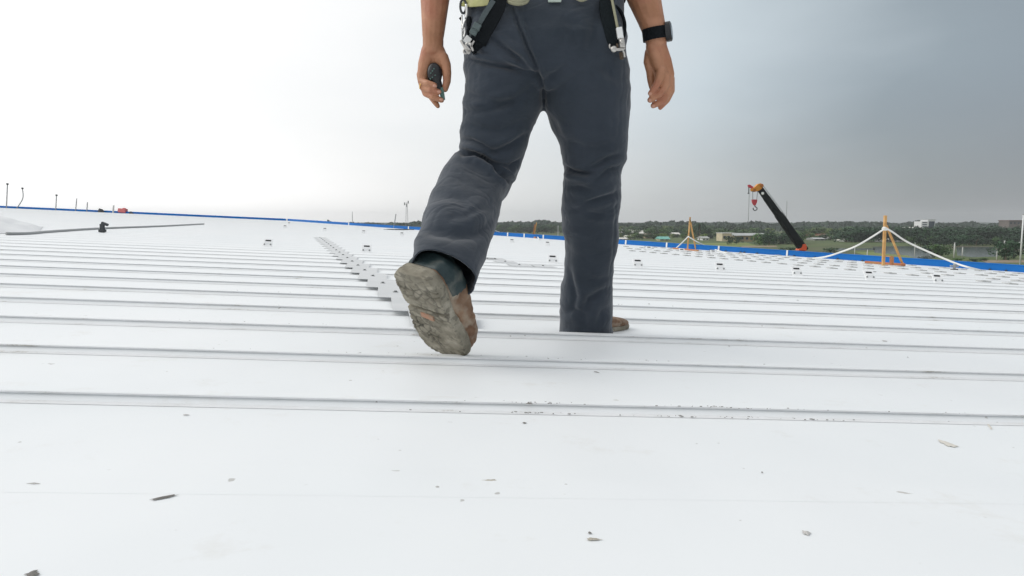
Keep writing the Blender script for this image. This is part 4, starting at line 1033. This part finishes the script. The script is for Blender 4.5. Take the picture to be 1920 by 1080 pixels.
for q3 in ((0, .055, .155), (0, .006, .155), (0, .105, .155), (-.05, .05, .15), (.05, .05, .15), (0, 0, .03)): w3 = org+lat2*1.3*q3[0]+Lv*.95*q3[1]+upv*q3[2]; print('SHAFT', q3, w3, proj(w3))
print('HEM', hem_c, hem_axis, proj(hem_c))
mtx = Matrix.Translation(org) @ mtx
place_boot(mtx, 'raised muddy boot showing its caked sole')
ang = R_(-38)
fb = RP(1100, 648)+Vector((0.0, -.02, 0)); 
fwd = Vector((math.sin(-ang), math.cos(ang), 0)); fwd = (fwd-NRM*fwd.dot(NRM)).normalized(); la = fwd.cross(NRM).normalized()
hb = P(1084, 620, 2.10); hb.z = roof_z(hb.x, hb.y, .001)
place_boot(Matrix.Translation(hb) @ Matrix((la*.85, fwd*.95, NRM*.5)).transposed().to_4x4(), 'planted front boot mostly hidden by the hem')

# ================================================================== BEYOND THE ROOF
bm = bmesh.new(); s = 2600
gv = [bm.verts.new((-s, -s*.2, GZ)), bm.verts.new((s, -s*.2, GZ)), bm.verts.new((s, s*1.6, GZ)), bm.verts.new((-s, s*1.6, GZ))]; bm.faces.new(gv)
tag(obj('ground', bm, M['grass']), kind='structure')
def flat(name, pts, m, h, kind='structure'):
    bm = bmesh.new(); bm.faces.new([bm.verts.new((p.x, p.y, GZ+h)) for p in pts]); return tag(obj(name, bm, M[m]), kind=kind)
flat('pond', [G(1636, 463), G(1700, 461.5), G(1762, 463), G(1752, 484), G(1725, 487), G(1700, 479), G(1640, 474)], 'water', .02)
flat('pond', [G(1793, 463.5), G(1866, 463), G(1872, 481), G(1822, 482.5), G(1795, 479)], 'water', .02)
flat('pond', [G(1572, 465.5), G(1640, 465.5), G(1640, 469), G(1560, 470)], 'water', .02)
flat('track', [G(1390, 461), G(1455, 460.5), G(1458, 463), G(1390, 464)], 'dirt', .03)
flat('track', [G(1838, 488), G(1960, 487), G(1960, 492), G(1850, 493)], 'dirt', .03)
M['brightgrass'] = mat('bright_grass', (.14, .19, .04), .95, (.19, .21, .07), .05, detail=6)
flat('lawn', [G(1290, 455.5), G(1400, 455), G(1420, 461), G(1330, 465), G(1290, 462)], 'brightgrass', .015)
flat('lawn', [G(1600, 472), G(1700, 474), G(1760, 483), G(1640, 484)], 'brightgrass', .012)

# trees: meshes shared by copies
def crown_mesh(seed, n=420, palm=False):
    rr = random.Random(seed); bm = bmesh.new()
    blobs = [(Vector((rr.uniform(-.32, .32), rr.uniform(-.32, .32), rr.uniform(.16, .82))), rr.uniform(.16, .30)) for _ in range(12)]
    blobs.append((Vector((0, 0, .6)), .30))
    for _ in range(n):
        c, r = rr.choice(blobs); d = Vector((rr.gauss(0, 1), rr.gauss(0, 1), rr.gauss(0, 1))).normalized()*r*rr.uniform(.55, 1.08); p = c+d
        if p.z < .01: continue
        nrm = (d.normalized()+Vector((rr.gauss(0, .5), rr.gauss(0, .5), rr.gauss(0, .5)+.3))).normalized(); u = nrm.orthogonal().normalized(); v = nrm.cross(u); s_ = rr.uniform(.028, .065); a = rr.uniform(0, 3)
        u, v = u*math.cos(a)+v*math.sin(a), v*math.cos(a)-u*math.sin(a)
        bm.faces.new([bm.verts.new(p+u*s_*1.2), bm.verts.new(p+v*s_*.8), bm.verts.new(p-u*s_), bm.verts.new(p-v*s_*.9)])
    me = bpy.data.meshes.new('crown'); bm.to_mesh(me); bm.free(); return me
def trunk_mesh(seed):
    rr = random.Random(seed); bm = bmesh.new(); tube(bm, [(0, 0, -.02), (.01, 0, .2), (rr.uniform(-.03, .03), 0, .5)], [.028, .022, .014], 7)
    for k in range(4):
        a = k*1.6+rr.random(); tube(bm, [(0, 0, .28+.05*k), (math.cos(a)*.18, math.sin(a)*.18, .5+.05*k)], [.012, .005], 5)
    me = bpy.data.meshes.new('trunk'); bm.to_mesh(me); bm.free(); me.materials.append(M['trunk']); return me
def palm_meshes():
    bm = bmesh.new()
    for k in range(14):
        a = k*2*math.pi/14+.2*(k % 2); d = Vector((math.cos(a), math.sin(a), 0)); pr = None
        el = .5 if k % 2 else .1
        for i in range(7):
            t_ = i/6; p = Vector((0, 0, .80))+d*(.36*t_)+Vector((0, 0, el*.3*t_-.38*t_*t_)); s_ = d.cross(Vector((0, 0, 1)))*(.05*(1-t_)+.012)
            cur = [bm.verts.new(p+s_-Vector((0, 0, .03))), bm.verts.new(p), bm.verts.new(p-s_-Vector((0, 0, .03)))]
            if pr:
                bm.faces.new((pr[0], pr[1], cur[1], cur[0])); bm.faces.new((pr[1], pr[2], cur[2], cur[1]))
            pr = cur
    cr = bpy.data.meshes.new('fronds'); bm.to_mesh(cr); bm.free(); bm = bmesh.new(); tube(bm, [(0, 0, -.02), (.02, 0, .4), (0, 0, .8)], [.022, .015, .012], 7)
    tr = bpy.data.meshes.new('trunk'); bm.to_mesh(tr); bm.free(); tr.materials.append(M['trunk']); return cr, tr
CM = {}
for lf in ('leafdark', 'leafmid', 'leafolive'):
    for sd_ in range(4):
        me = crown_mesh(sd_*7 + {'leafdark': 1, 'leafmid': 2, 'leafolive': 3}[lf], 520); me.materials.append(M[lf]); CM[(lf, sd_)] = me
TM = [trunk_mesh(i) for i in range(3)]
pc, pt = palm_meshes(); pc.materials.append(M['leafdark'])
rt = random.Random(77)
def tree(px, D, h, wd, lf, label, grp, palm=False, dz=0):
    b = W(px, D); b.z = GZ+dz
    t = thing('palm_tree' if palm else 'broadleaf_tree', label, 'tree', b, grp)
    a = bpy.data.objects.new('crown', pc if palm else CM[(lf, rt.randrange(4))]); COL.objects.link(a); a.parent = t
    c = bpy.data.objects.new('trunk', pt if palm else rt.choice(TM)); COL.objects.link(c); c.parent = t
    t.rotation_euler = (0, 0, rt.uniform(0, 6.28)); t.scale = (wd, wd, h) if not palm else (h, h, h)
    return t
def treebelt(x0, x1, n, by, top, lf, label, grp, jb=1.5, jt=3, wf=1.6, labels=None):
    for i in range(n):
        px = x0+(x1-x0)*(i+.5+rt.uniform(-.35, .35))/n
        b = by(px) if callable(by) else by; tp = top(px) if callable(top) else top
        b += rt.uniform(-jb, jb); tp += rt.uniform(-jt*.6, jt)
        D = (EYE-GZ)*F/(b-418); h = max(2.0, (b-tp)*D/F); l = lf if isinstance(lf, str) else rt.choice(lf)
        tree(px, D, h, h*rt.uniform(.85, 1.2)*wf, l, nth(i, n, label[0], label[1], label[2], label[3]), grp)
treebelt(925, 1055, 17, 436.5, 421, ['leafmid', 'leafdark'], ('tree', 'the bent shin', 'the straight leg', 'in the hazy belt between the legs'), 'trees seen between the legs', jb=1.2)
treebelt(1155, 1290, 17, 438, 421, ['leafmid', 'leafdark', 'leafolive'], ('tree', 'the straight leg', 'the slender frame', 'in the hazy belt left of the slender frame'), 'trees left of the slender frame', jb=2)
treebelt(1160, 1350, 20, 447, 437, ['leafmid', 'leafdark', 'leafolive'], ('low tree', 'the straight leg', 'the cream building', 'among the small houses'), 'low trees among the houses', jb=1.8, jt=3)
treebelt(1295, 1420, 14, 439, 422, ['leafmid', 'leafdark'], ('hazy tree', 'the slender frame', 'the crane head', 'in the row far behind the cream building'), 'trees behind the cream building', jb=1.5)
treebelt(1290, 1450, 13, 445, 428, ['leafmid', 'leafdark', 'leafolive'], ('green tree', 'the slender frame', 'the crane boom', 'in the row just behind the cream building'), 'trees by the cream building', jb=2)
treebelt(1470, 1640, 18, 445, 427, ['leafmid', 'leafdark', 'leafolive'], ('leafy tree', 'the crane boom', 'the tall frame', 'in the middle belt'), 'middle belt right of the crane', jb=2.5)
treebelt(1155, 1300, 14, 442, 427, ['leafmid', 'leafdark'], ('green tree', 'the straight leg', 'the slender frame', 'in the row behind the white roofed halls'), 'trees behind the white roofed halls', jb=2)
treebelt(1600, 1960, 30, 449, 424, ['leafdark'], ('dark tree', 'the tall frame', 'the right border', 'in the rear row'), 'rear row of dark trees', jb=2)
treebelt(1430, 1500, 7, 457, 432, ['leafmid', 'leafdark'], ('tall green tree', 'the ochre building', 'the crane pivot', 'close behind the crane boom'), 'trees behind the crane boom', jb=2)
treebelt(1490, 1600, 13, 440, 424, ['leafmid', 'leafdark', 'leafolive'], ('tree', 'the crane boom', 'the tall frame', 'on the far slope'), 'trees right of the crane', jb=2)
treebelt(1500, 1640, 13, 449, 437, ['leafmid', 'leafolive', 'leafdark'], ('low bushy tree', 'the red roofed house', 'the tall frame', 'in the front row'), 'low trees right of the crane', jb=2.5)
treebelt(1575, 1730, 16, 452, 425, ['leafdark'], ('dark tree', 'the small white hut', 'the office block', 'in the belt behind the tall frame'), 'dark trees behind the tall frame', jb=2, wf=1.5)
treebelt(1730, 1960, 24, 456, 426, ['leafdark'], ('very dark tree', 'the office block', 'the right border', 'in the belt beyond the right pond'), 'dark trees at the right', jb=2, wf=1.5)
treebelt(1700, 1960, 14, 460.5, 440, ['leafdark', 'leafmid'], ('low dark tree', 'the right rope', 'the right border', 'along the pond edge'), 'dark trees at the pond edge', jb=1.5)
tree(1768, (EYE-GZ)*F/(482-418), 4.0*.9, 6.3*.9, 'leafmid', 'round green bush between the two ponds', None)
tree(1752, (EYE-GZ)*F/(478-418), 3.2, 4.5, 'leafdark', 'darker bush left of the round bush between the ponds', None)
tree(1890, (EYE-GZ)*F/(487-418), 4.6, 6.0, 'leafdark', 'dark bush right of the right pond', None)
tree(1905, (EYE-GZ)*F/(484-418), 4.6, 6.0, 'leafdark', 'dark bush nearest the right border', None)
tree(1372, (EYE-GZ)*F/(458-418), 3.4, 5.0, 'leafdark', 'dark round bush in front of the cream building', None)
tree(1386, (EYE-GZ)*F/(456-418), 3.0, 4.0, 'leafdark', 'smaller dark bush right of the round one by the cream building', None)
tree(1425, (EYE-GZ)*F/(459-418), 4.6, 6.0, 'leafmid', 'green tree at the right end of the cream building', None)
tree(1443, (EYE-GZ)*F/(460-418), 4.6, 6.0, 'leafdark', 'dark tree right of the cream building', None)
for px, y0, y1 in ((1312, 410.5, 450), (1346, 418, 440), (1533, 417, 440), (1518, 421, 440), (1308, 416, 448), (1583, 423, 445)):
    D = (EYE-GZ)*F/(y1-418); tree(px, D, (y1-y0)*D/F, 1, 'leafdark', {1312: 'tallest palm just right of the slender wooden frame', 1346: 'palm between slender frame and cream building', 1308: 'palm touching the right side of the slender frame', 1533: 'palm above the red roofed house', 1518: 'palm between crane boom and red roofed house', 1583: 'palm between red roofed house and tall frame'}[px], 'palms in the treeline', True)
for px, b, tp, lf in ((1215, 470, 452, 'leafmid'), (1480, 474, 463, 'leafdark'), (1700, 487, 482, 'leafmid'), (1735, 488, 481, 'leafdark'), (1800, 490, 482, 'leafmid'), (1830, 491, 484, 'leafdark'), (1850, 489, 482, 'leafmid'), (1560, 474, 464, 'leafdark')):
    D = (EYE-GZ)*F/(b-418); h = (b-tp)*D/F
    tree(px, D, h, h*3, lf, 'low scrub bush just beyond the blue edge, %s' % {1215: 'beside the white roofed halls', 1480: 'left of the crane pivot', 1700: 'under the right rope', 1735: 'before the left pond', 1800: 'before the right pond', 1830: 'before the middle of the right pond', 1850: 'where the dirt track ends', 1560: 'right of the crane pivot'}[px], 'scrub bushes beyond the blue edge')

# far wood as one hazy mass
bm = bmesh.new(); rr = random.Random(9)
def topy(px): return 417.5-3.2*math.exp(-((px-1010)/60)**2)-3.0*math.exp(-((px-1110)/40)**2)-3.5*math.exp(-((px-1275)/35)**2)+1.5*math.exp(-((px-1180)/30)**2)-2*math.exp(-((px-1600)/90)**2)+4.5*noise.noise(Vector((px*.03, 0, 0)))+3.0*noise.noise(Vector((px*.11, 3, 0)))
for i in range(17000):
    px = rr.uniform(560, 2080); D = rr.uniform(620, 900); tp = topy(px+rr.uniform(-2, 2))+rr.uniform(0, 2)+1.0
    if px < 900: tp = max(tp, 413+3*rr.random())
    zt = zat(tp, D); z = GZ+(zt-GZ)*(1-rr.random()**1.6); p = W(px, D, z)
    s_ = rr.uniform(.9, 2.2); nn_ = Vector((rr.gauss(0, .6), -1, rr.gauss(.4, .6))).normalized(); u = nn_.orthogonal().normalized(); v = nn_.cross(u); a = rr.uniform(0, 3); u, v = u*math.cos(a)+v*math.sin(a), v*math.cos(a)-u*math.sin(a)
    bm.faces.new([bm.verts.new(p+u*s_), bm.verts.new(p+v*s_*.8), bm.verts.new(p-u*s_), bm.verts.new(p-v*s_*.8)])
tag(obj('far_wood', bm, M['leaffar']), 'hazy far wood along the horizon', 'wood', None, 'stuff')
# low hill line behind
bm = bmesh.new(); prev = None
for i in range(80):
    px = 500+i*22; D = 1250; hgt = zat(417.5+2.0*noise.noise(Vector((px*.008, 5, 0)))-1.5*math.exp(-((px-1150)/220)**2), D)
    a = bm.verts.new(W(px, D-180, GZ)); b = bm.verts.new(W(px, D, hgt)); c = bm.verts.new(W(px, D+200, GZ))
    if prev: bm.faces.new((prev[0], a, b, prev[1])); bm.faces.new((prev[1], b, c, prev[2]))
    prev = (a, b, c)
tag(obj('hills', bm, M['leaffar'], None, True), kind='structure')

# houses
def house(px0, px1, ytop, ybase, wall, roofm, label, gable=.35, depth=9, wins=3, name='house', flatroof=False, roofpart=.42):
    D = (EYE-GZ)*F/(ybase-418); x0 = W(px0, D).x; x1 = W(px1, D).x; H = zat(ytop, D)-GZ; wl = x1-x0
    t = thing(name, label, 'building', ((x0+x1)/2, D, GZ), 'buildings beyond the roof')
    hw = H*(1-roofpart) if not flatroof else H-.3
    bm = bmesh.new(); box(bm, ((x0+x1)/2, D+depth/2, GZ+hw/2), (wl, depth, hw)); obj('wall', bm, M[wall], t)
    bm = bmesh.new(); z0 = GZ+hw
    if flatroof: box(bm, ((x0+x1)/2, D+depth/2, z0+.16), (wl+.4, depth+.4, .3))
    else:
        pr_ = [Vector((x0-.4, D-.6, z0-.05)), Vector((x0-.4, D+depth/2, GZ+H)), Vector((x0-.4, D+depth+.6, z0-.05))]; prism(bm, pr_, (wl+.8, 0, 0))
    obj('roof', bm, M[roofm], t)
    for i in range(wins):
        bm = bmesh.new(); xw = x0+wl*(i+.5)/wins; wz = GZ+hw*.52; ww = min(1.4, wl/wins*.5)
        box(bm, (xw, D-.03, wz), (ww, .08, min(1.2, hw*.4))); wn = obj('window', bm, M['glass'], t)
        bm = bmesh.new(); box(bm, (xw, D-.06, wz-min(1.2, hw*.4)/2-.06), (ww+.2, .18, .1)); obj('sill', bm, M['conc'], wn)
house(1157, 1191, 430.5, 440, 'ochre', 'whiteroof', 'white roofed hall just right of the straight leg', wins=4, roofpart=.6)
house(1195, 1217, 432, 441, 'conc', 'whiteroof', 'smaller white roofed shed beside the white roofed hall', wins=2, roofpart=.6)
house(1238, 1256, 443.5, 451, 'cream', 'tealroof', 'small house with teal roof left of the slender frame', wins=2, roofpart=.6)
house(1212, 1228, 438, 447, 'ochre', 'brownroof', 'brown roofed house left of the teal roofed one', wins=2)
house(1161, 1176, 445.5, 449.5, 'cream', 'whiteroof', 'low cream hut close to the blue edge by the leg', wins=2, roofpart=.5)
house(1263, 1275, 436, 443.5, 'cream', 'whiteroof', 'small pale house left of the slender frame among trees', wins=2)
house(1318, 1330, 443, 450.5, 'whitewall', 'greyroof', 'little white house between slender frame and cream building', wins=2)
house(1176, 1190, 441, 447.5, 'whitewall', 'whiteroof', 'low white shed in front of the white roofed hall', wins=2)
house(930, 938, 426, 434, 'whitewall', 'greyroof', 'tiny white house beside the bent shin', wins=1)
house(962, 968, 427, 434, 'whitewall', 'whiteroof', 'tiny white house in the middle of the leg gap', wins=1)
house(1355, 1379, 436.5, 452, 'cream', 'whiteroof', 'bright cream two storey building', wins=3, flatroof=True)
house(1379.6, 1441, 437, 452.5, 'ochre', 'greyroof', 'long ochre building with grey roof joined to the cream one', wins=7, roofpart=.28)
house(1526, 1552, 437.5, 446, 'ochre', 'redroof', 'red roofed house right of the crane boom', wins=3, roofpart=.55)
house(1528, 1548, 445.5, 450.5, 'conc', 'greyroof', 'pale green shed below the red roofed house', wins=2)
house(1556, 1572, 441, 448, 'whitewall', 'whiteroof', 'pale low house right of the red roofed house', wins=3)
house(1462, 1474, 443, 452, 'cream', 'greyroof', 'pale shed left of the crane boom', wins=2)
house(1584, 1597, 448.5, 452.5, 'whitewall', 'whiteroof', 'small white hut between crane and tall frame', wins=2)
house(1661, 1676, 447, 453.5, 'whitewall', 'whiteroof', 'white house behind the tall frame brace', wins=2)
house(1684, 1694, 451, 453.8, 'whitewall', 'whiteroof', 'very small white hut right of the brace', wins=1)
house(1714, 1722, 443.5, 451, 'whitewall', 'brownroof', 'narrow white house above the right rope', wins=1)
house(1721, 1730, 446, 452, 'whitewall', 'whiteroof', 'small white house next to the narrow one', wins=1)
house(1693, 1719, 425.5, 440, 'whitewall', 'whiteroof', 'long low white hall left of the office block', wins=5, roofpart=.3)
# office block at (1728-1756, 412-432)
D = 430; x0 = W(1728, D).x; xm = W(1740, D).x; x1 = W(1753, D).x; zt = zat(413, D)
t = thing('office_block', 'white office block with one dark glass face above the treeline', 'building', ((x0+x1)/2, D, GZ), 'buildings beyond the roof')
bm = bmesh.new(); box(bm, ((x0+xm)/2, D+4, (GZ+zt-.7)/2), (xm-x0, 8, zt-.7-GZ)); box(bm, ((xm+x1)/2, D+4, (GZ+zt)/2), (x1-xm, 8.4, zt-GZ)); obj('wall', bm, M['whitewall'], t)
bm = bmesh.new(); box(bm, ((xm+x1)/2, D-.3, (zat(415, D)+zat(428, D))/2), ((x1-xm)*.8, .2, zat(415, D)-zat(428, D))); obj('glass_front', bm, M['glass'], t)
for k in range(3):
    bm = bmesh.new(); box(bm, ((x0+xm)/2, D-.05, zat(417+k*4, D)), ((xm-x0)*.7, .12, .5)); obj('window', bm, M['glass'], t)
bm = bmesh.new(); box(bm, ((xm+x1)/2, D+4, zt+.25), (x1-xm+.4, 8.8, .4)); obj('roof', bm, M['greyroof'], t)
D = 470; x0 = W(1892, D).x; x1 = W(1928, D).x; zt = zat(414, D)
t = thing('apartment_block', 'wide brown block above the dark trees at the far right', 'building', ((x0+x1)/2, D, GZ), 'buildings beyond the roof')
bm = bmesh.new(); box(bm, ((x0+x1)/2, D+5, (GZ+zt)/2), (x1-x0, 10, zt-GZ)); obj('wall', bm, mat('brown_wall', (.17, .145, .13), .9, (.14, .12, .11), .4), t)
bm = bmesh.new(); box(bm, ((x0+x1)/2, D+5, zt+.2), (x1-x0+.8, 10.8, .5)); obj('roof', bm, M['brownroof'], t)
for k in range(5):
    bm = bmesh.new(); box(bm, (x0+(x1-x0)*(k+.5)/5, D-.05, zt-1.6), (1.1, .12, 1.1)); obj('window', bm, M['glass'], t)

# poles, masts
def mast(px, y0, y1, r, label, D=None, m='palepole', arm=None, grp='posts in the fields', name='field_post'):
    D = D or (EYE-GZ)*F/(y1-418); b = W(px, D); zt = zat(y0, D)
    t = thing(name, label, 'post', b, grp)
    bm = bmesh.new(); tube(bm, [b, Vector((b.x, b.y, zt))], [r, r*.8], 8); obj('shaft', bm, M[m], t, True)
    bm = bmesh.new(); ball(bm, (b.x, b.y, zt), r*1.3, 8, (1, 1, .5)); obj('cap', bm, M['pole'], t)
    if arm: 
        bm = bmesh.new(); wb(bm, Vector((b.x-arm, b.y, zat(454, D))), Vector((b.x+arm*.3, b.y, zat(455, D))), .12); obj('cross_arm', bm, M[m], t)
mast(1605, 464, 486, .07, 'thin grey post under the left rope'); mast(1629, 468, 490, .11, 'short pale post left of the tall frame'); mast(1718, 455, 489, .07, 'thin post rising from the left pond')
mast(1792.5, 455, 484, .16, 'thick pale post at the left corner of the right pond'); mast(1808, 463, 484, .13, 'leaning white post in the right pond'); mast(1886, 451, 483, .15, 'pale post in front of the dark bush at right')
mast(1873, 470, 489, .08, 'thin post on the right bank of the right pond'); mast(1485, 462, 474, .05, 'thin dark post left of the crane base')
mast(1918, 402, 498, .16, 'tall white pole at the right border', m='white', arm=.5, name='lamp_pole')
for px, y0, lb in ((1403, 352, 'very thin far mast left of the crane hook'), (1474, 378, 'very thin far mast right of the crane boom'), (661, 397, 'faint far mast above the left treeline')):
    D = 640; b = W(px, D); t = thing('radio_mast', lb, 'mast', b, 'far radio masts')
    bm = bmesh.new(); zt = zat(y0, D); tube(bm, [b, Vector((b.x, b.y, zt))], .28, 6); obj('shaft', bm, M['pole'], t); bm = bmesh.new()
    for k in range(4): z = GZ+(zt-GZ)*(k+1)/5; wb(bm, Vector((b.x-.6, b.y, z)), Vector((b.x+.6, b.y, z)), .12)
    obj('cross_bars', bm, M['pole'], t)
D = 640; b = W(763, D); t = thing('cell_tower', 'lattice cell tower with antenna cluster left of the bent leg', 'tower', b, 'far radio masts'); bm = bmesh.new(); zt = zat(380, D)
for a, c in ((-1, -1), (1, -1), (1, 1), (-1, 1)): tube(bm, [b+Vector((a*1.3, c*1.3, 0)), Vector((b.x+a*.45, b.y+c*.45, zt))], .09, 5)
for k in range(12):
    z0 = GZ+(zt-GZ)*k/12; z1 = GZ+(zt-GZ)*(k+1)/12; w0 = 1.3-.85*k/12; w1 = 1.3-.85*(k+1)/12
    for a in (-1, 1): wb(bm, Vector((b.x-a*w0, b.y-w0, z0)), Vector((b.x+a*w1, b.y-w1, z1)), .07)
obj('lattice', bm, M['pole'], t)
bm = bmesh.new()
for dx, z in ((-1.9, 382.5), (1.5, 379.5), (.2, 385.5)): box(bm, (b.x+dx, b.y, zat(z, D)), (1.0, .5, 2.6), None, .1); wb(bm, Vector((b.x, b.y, zat(z, D))), Vector((b.x+dx, b.y, zat(z, D))), .12)
obj('antenna', bm, M['pole'], t)

# ---- crane
D = 110.0; C = lambda px, py, dy=0: P(px, py, D+dy); pm = D/F
t = thing('mobile_crane', 'mobile crane with dark boom, orange head and red hook block beyond the blue edge', 'crane', W(1520, D))
b0, b1 = C(1508, 470), C(1423.5, 352)
def boomsec(a, b, w0, w1, m, name, bev=.05):
    bm = bmesh.new(); d = (b-a); rot = align(d); L = d.length
    # x across (in picture), y depth
    ax = d.normalized(); side = ax.cross(Vector((0, 1, 0))).normalized(); dp = Vector((0, 1, 0))
    rings = []
    for p, w_ in ((a, w0), (b, w1)):
        rings.append([bm.verts.new(p+side*sx*w_/2*.9+dp*sy*w_/2*.8) for sx, sy in ((-1, -.6), (-.6, -1), (.6, -1), (1, -.6), (1, .6), (.6, 1), (-.6, 1), (-1, .6))])
    for k in range(8): bm.faces.new((rings[0][k], rings[0][(k+1) % 8], rings[1][(k+1) % 8], rings[1][k]))
    bm.faces.new(rings[0]); bm.faces.new(rings[1][::-1]); return obj(name, bm, M[m], t)
md = b0.lerp(b1, .58)
boomsec(b0, md, 17*pm, 15.5*pm, 'boomdark', 'boom'); boomsec(b0.lerp(b1, .50), b0.lerp(b1, .84), 14*pm, 13*pm, 'boomdark', 'boom_section'); boomsec(b0.lerp(b1, .78), b1, 12.3*pm, 11.5*pm, 'boomdark', 'boom_section')
bm = bmesh.new(); cone(bm, C(1430, 362.5, -.62), C(1430, 362.5, -.56), 2.6*pm, 2.6*pm, 16); obj('white_disc', bm, M['white'], t)
bm = bmesh.new(); y_ = -.45
prism(bm, [C(1410, 354, y_), C(1417, 350, y_), C(1422, 345, y_), C(1427, 343.5, y_), C(1430, 348, y_), C(1429, 353, y_), C(1424, 357, y_), C(1417, 359.5, y_), C(1411, 358, y_)], (0, .9, 0)); obj('boom_head', bm, M['orange'], t)
bm = bmesh.new(); cone(bm, C(1428.5, 348, -.55), C(1428.5, 348, .55), 3.2*pm, 3.2*pm, 16); cone(bm, C(1415, 356.5, -.55), C(1415, 356.5, .55), 2.6*pm, 2.6*pm, 16); obj('sheave', bm, mat('dark_orange', (.40, .13, .02), .5), t)
bm = bmesh.new(); prism(bm, [C(1403, 346.5, -.2), C(1406, 346, -.2), C(1413, 350.5, -.2), C(1411, 353.5, -.2), C(1404, 351, -.2)], (0, .4, 0)); obj('jib_nose', bm, M['crimson'], t)
bm = bmesh.new(); tube(bm, [C(1403.5, 349), C(1403.5, 362)], .05, 6); ball(bm, C(1403.5, 362.5), .14, 8, (1.3, 1, .6)); obj('auxiliary_line', bm, M['dkgrey'], t)
for xs, xe in ((1411.5, 1411.5), (1420.5, 1419)):
    bm = bmesh.new(); tube(bm, [C(xs, 358), C(xe, 374)], .035, 6); obj('hoist_rope', bm, M['dkgrey'], t)
bm = bmesh.new(); tube(bm, [C(1431, 348.5), C(1470, 401), C(1490, 432)], .035, 6); obj('boom_rope', bm, M['dkgrey'], t)
bm = bmesh.new(); prism(bm, [C(1410.5, 374, -.2), C(1420, 374, -.2), C(1419.5, 379, -.2), C(1417, 385, -.2), C(1414, 385, -.2), C(1411, 379, -.2)], (0, .4, 0)); hb_ = obj('hook_block', bm, M['crimson'], t)
bm = bmesh.new(); tube(bm, smoothpath([C(1415.5, 384), C(1415.5, 387), C(1419, 389.5), C(1419, 393), C(1415.5, 394.5), C(1412.5, 392.5), C(1412.5, 389.5)], 4), .075, 8); obj('hook', bm, M['dkgrey'], hb_)
bm = bmesh.new(); prism(bm, [C(1499, 467, -.7), C(1504, 464, -.7), C(1506, 458, -.7), C(1511, 457.5, -.7), C(1513, 463, -.7), C(1512, 470, -.7), C(1498, 469.5, -.7)], (0, 1.4, 0)); obj('boom_pivot', bm, M['redor'], t)
cb = W(1520, D); rz = GZ
bm = bmesh.new(); box(bm, (cb.x-.3, D, GZ+2.35), (3.2, 2.2, 1.5), None, .12); obj('turret', bm, M['orange'], t)
bm = bmesh.new(); box(bm, (cb.x, D, GZ+1.2), (9.5, 2.5, .7), None, .1); obj('chassis', bm, M['orange'], t)
bm = bmesh.new(); box(bm, (cb.x+4.0, D, GZ+2.2), (1.8, 2.4, 1.6), None, .2); cbn = obj('cab', bm, M['orange'], t)
bm = bmesh.new(); box(bm, (cb.x+4.0, D-1.21, GZ+2.5), (1.3, .05, .8)); obj('window', bm, M['glass'], cbn)
for sx in (-3.6, -2.2, 1.6, 3.4):
    for sy in (-1, 1):
        bm = bmesh.new(); cone(bm, (cb.x+sx, D+sy*1.0, GZ+.58), (cb.x+sx, D+sy*1.35, GZ+.58), .58, .58, 20); obj('wheel', bm, M['rubber'], t)

# ================================================================== haze
HZ = bpy.data.materials.new('haze_air'); HZ.use_nodes = True; t_ = HZ.node_tree; t_.nodes.clear()
pv = N(t_, 'ShaderNodeVolumePrincipled'); pv.inputs['Color'].default_value = (.93, .95, .97, 1); pv.inputs['Density'].default_value = .00028; pv.inputs['Anisotropy'].default_value = 0
om = N(t_, 'ShaderNodeOutputMaterial'); t_.links.new(pv.outputs[0], om.inputs['Volume'])
bm = bmesh.new(); box(bm, (0, 900, (GZ-1+31)/2), (3600, 2200, 31-(GZ-1))); hz = obj('haze', bm, HZ); tag(hz, kind='stuff'); hz['label'] = 'pale haze in the air over the fields'
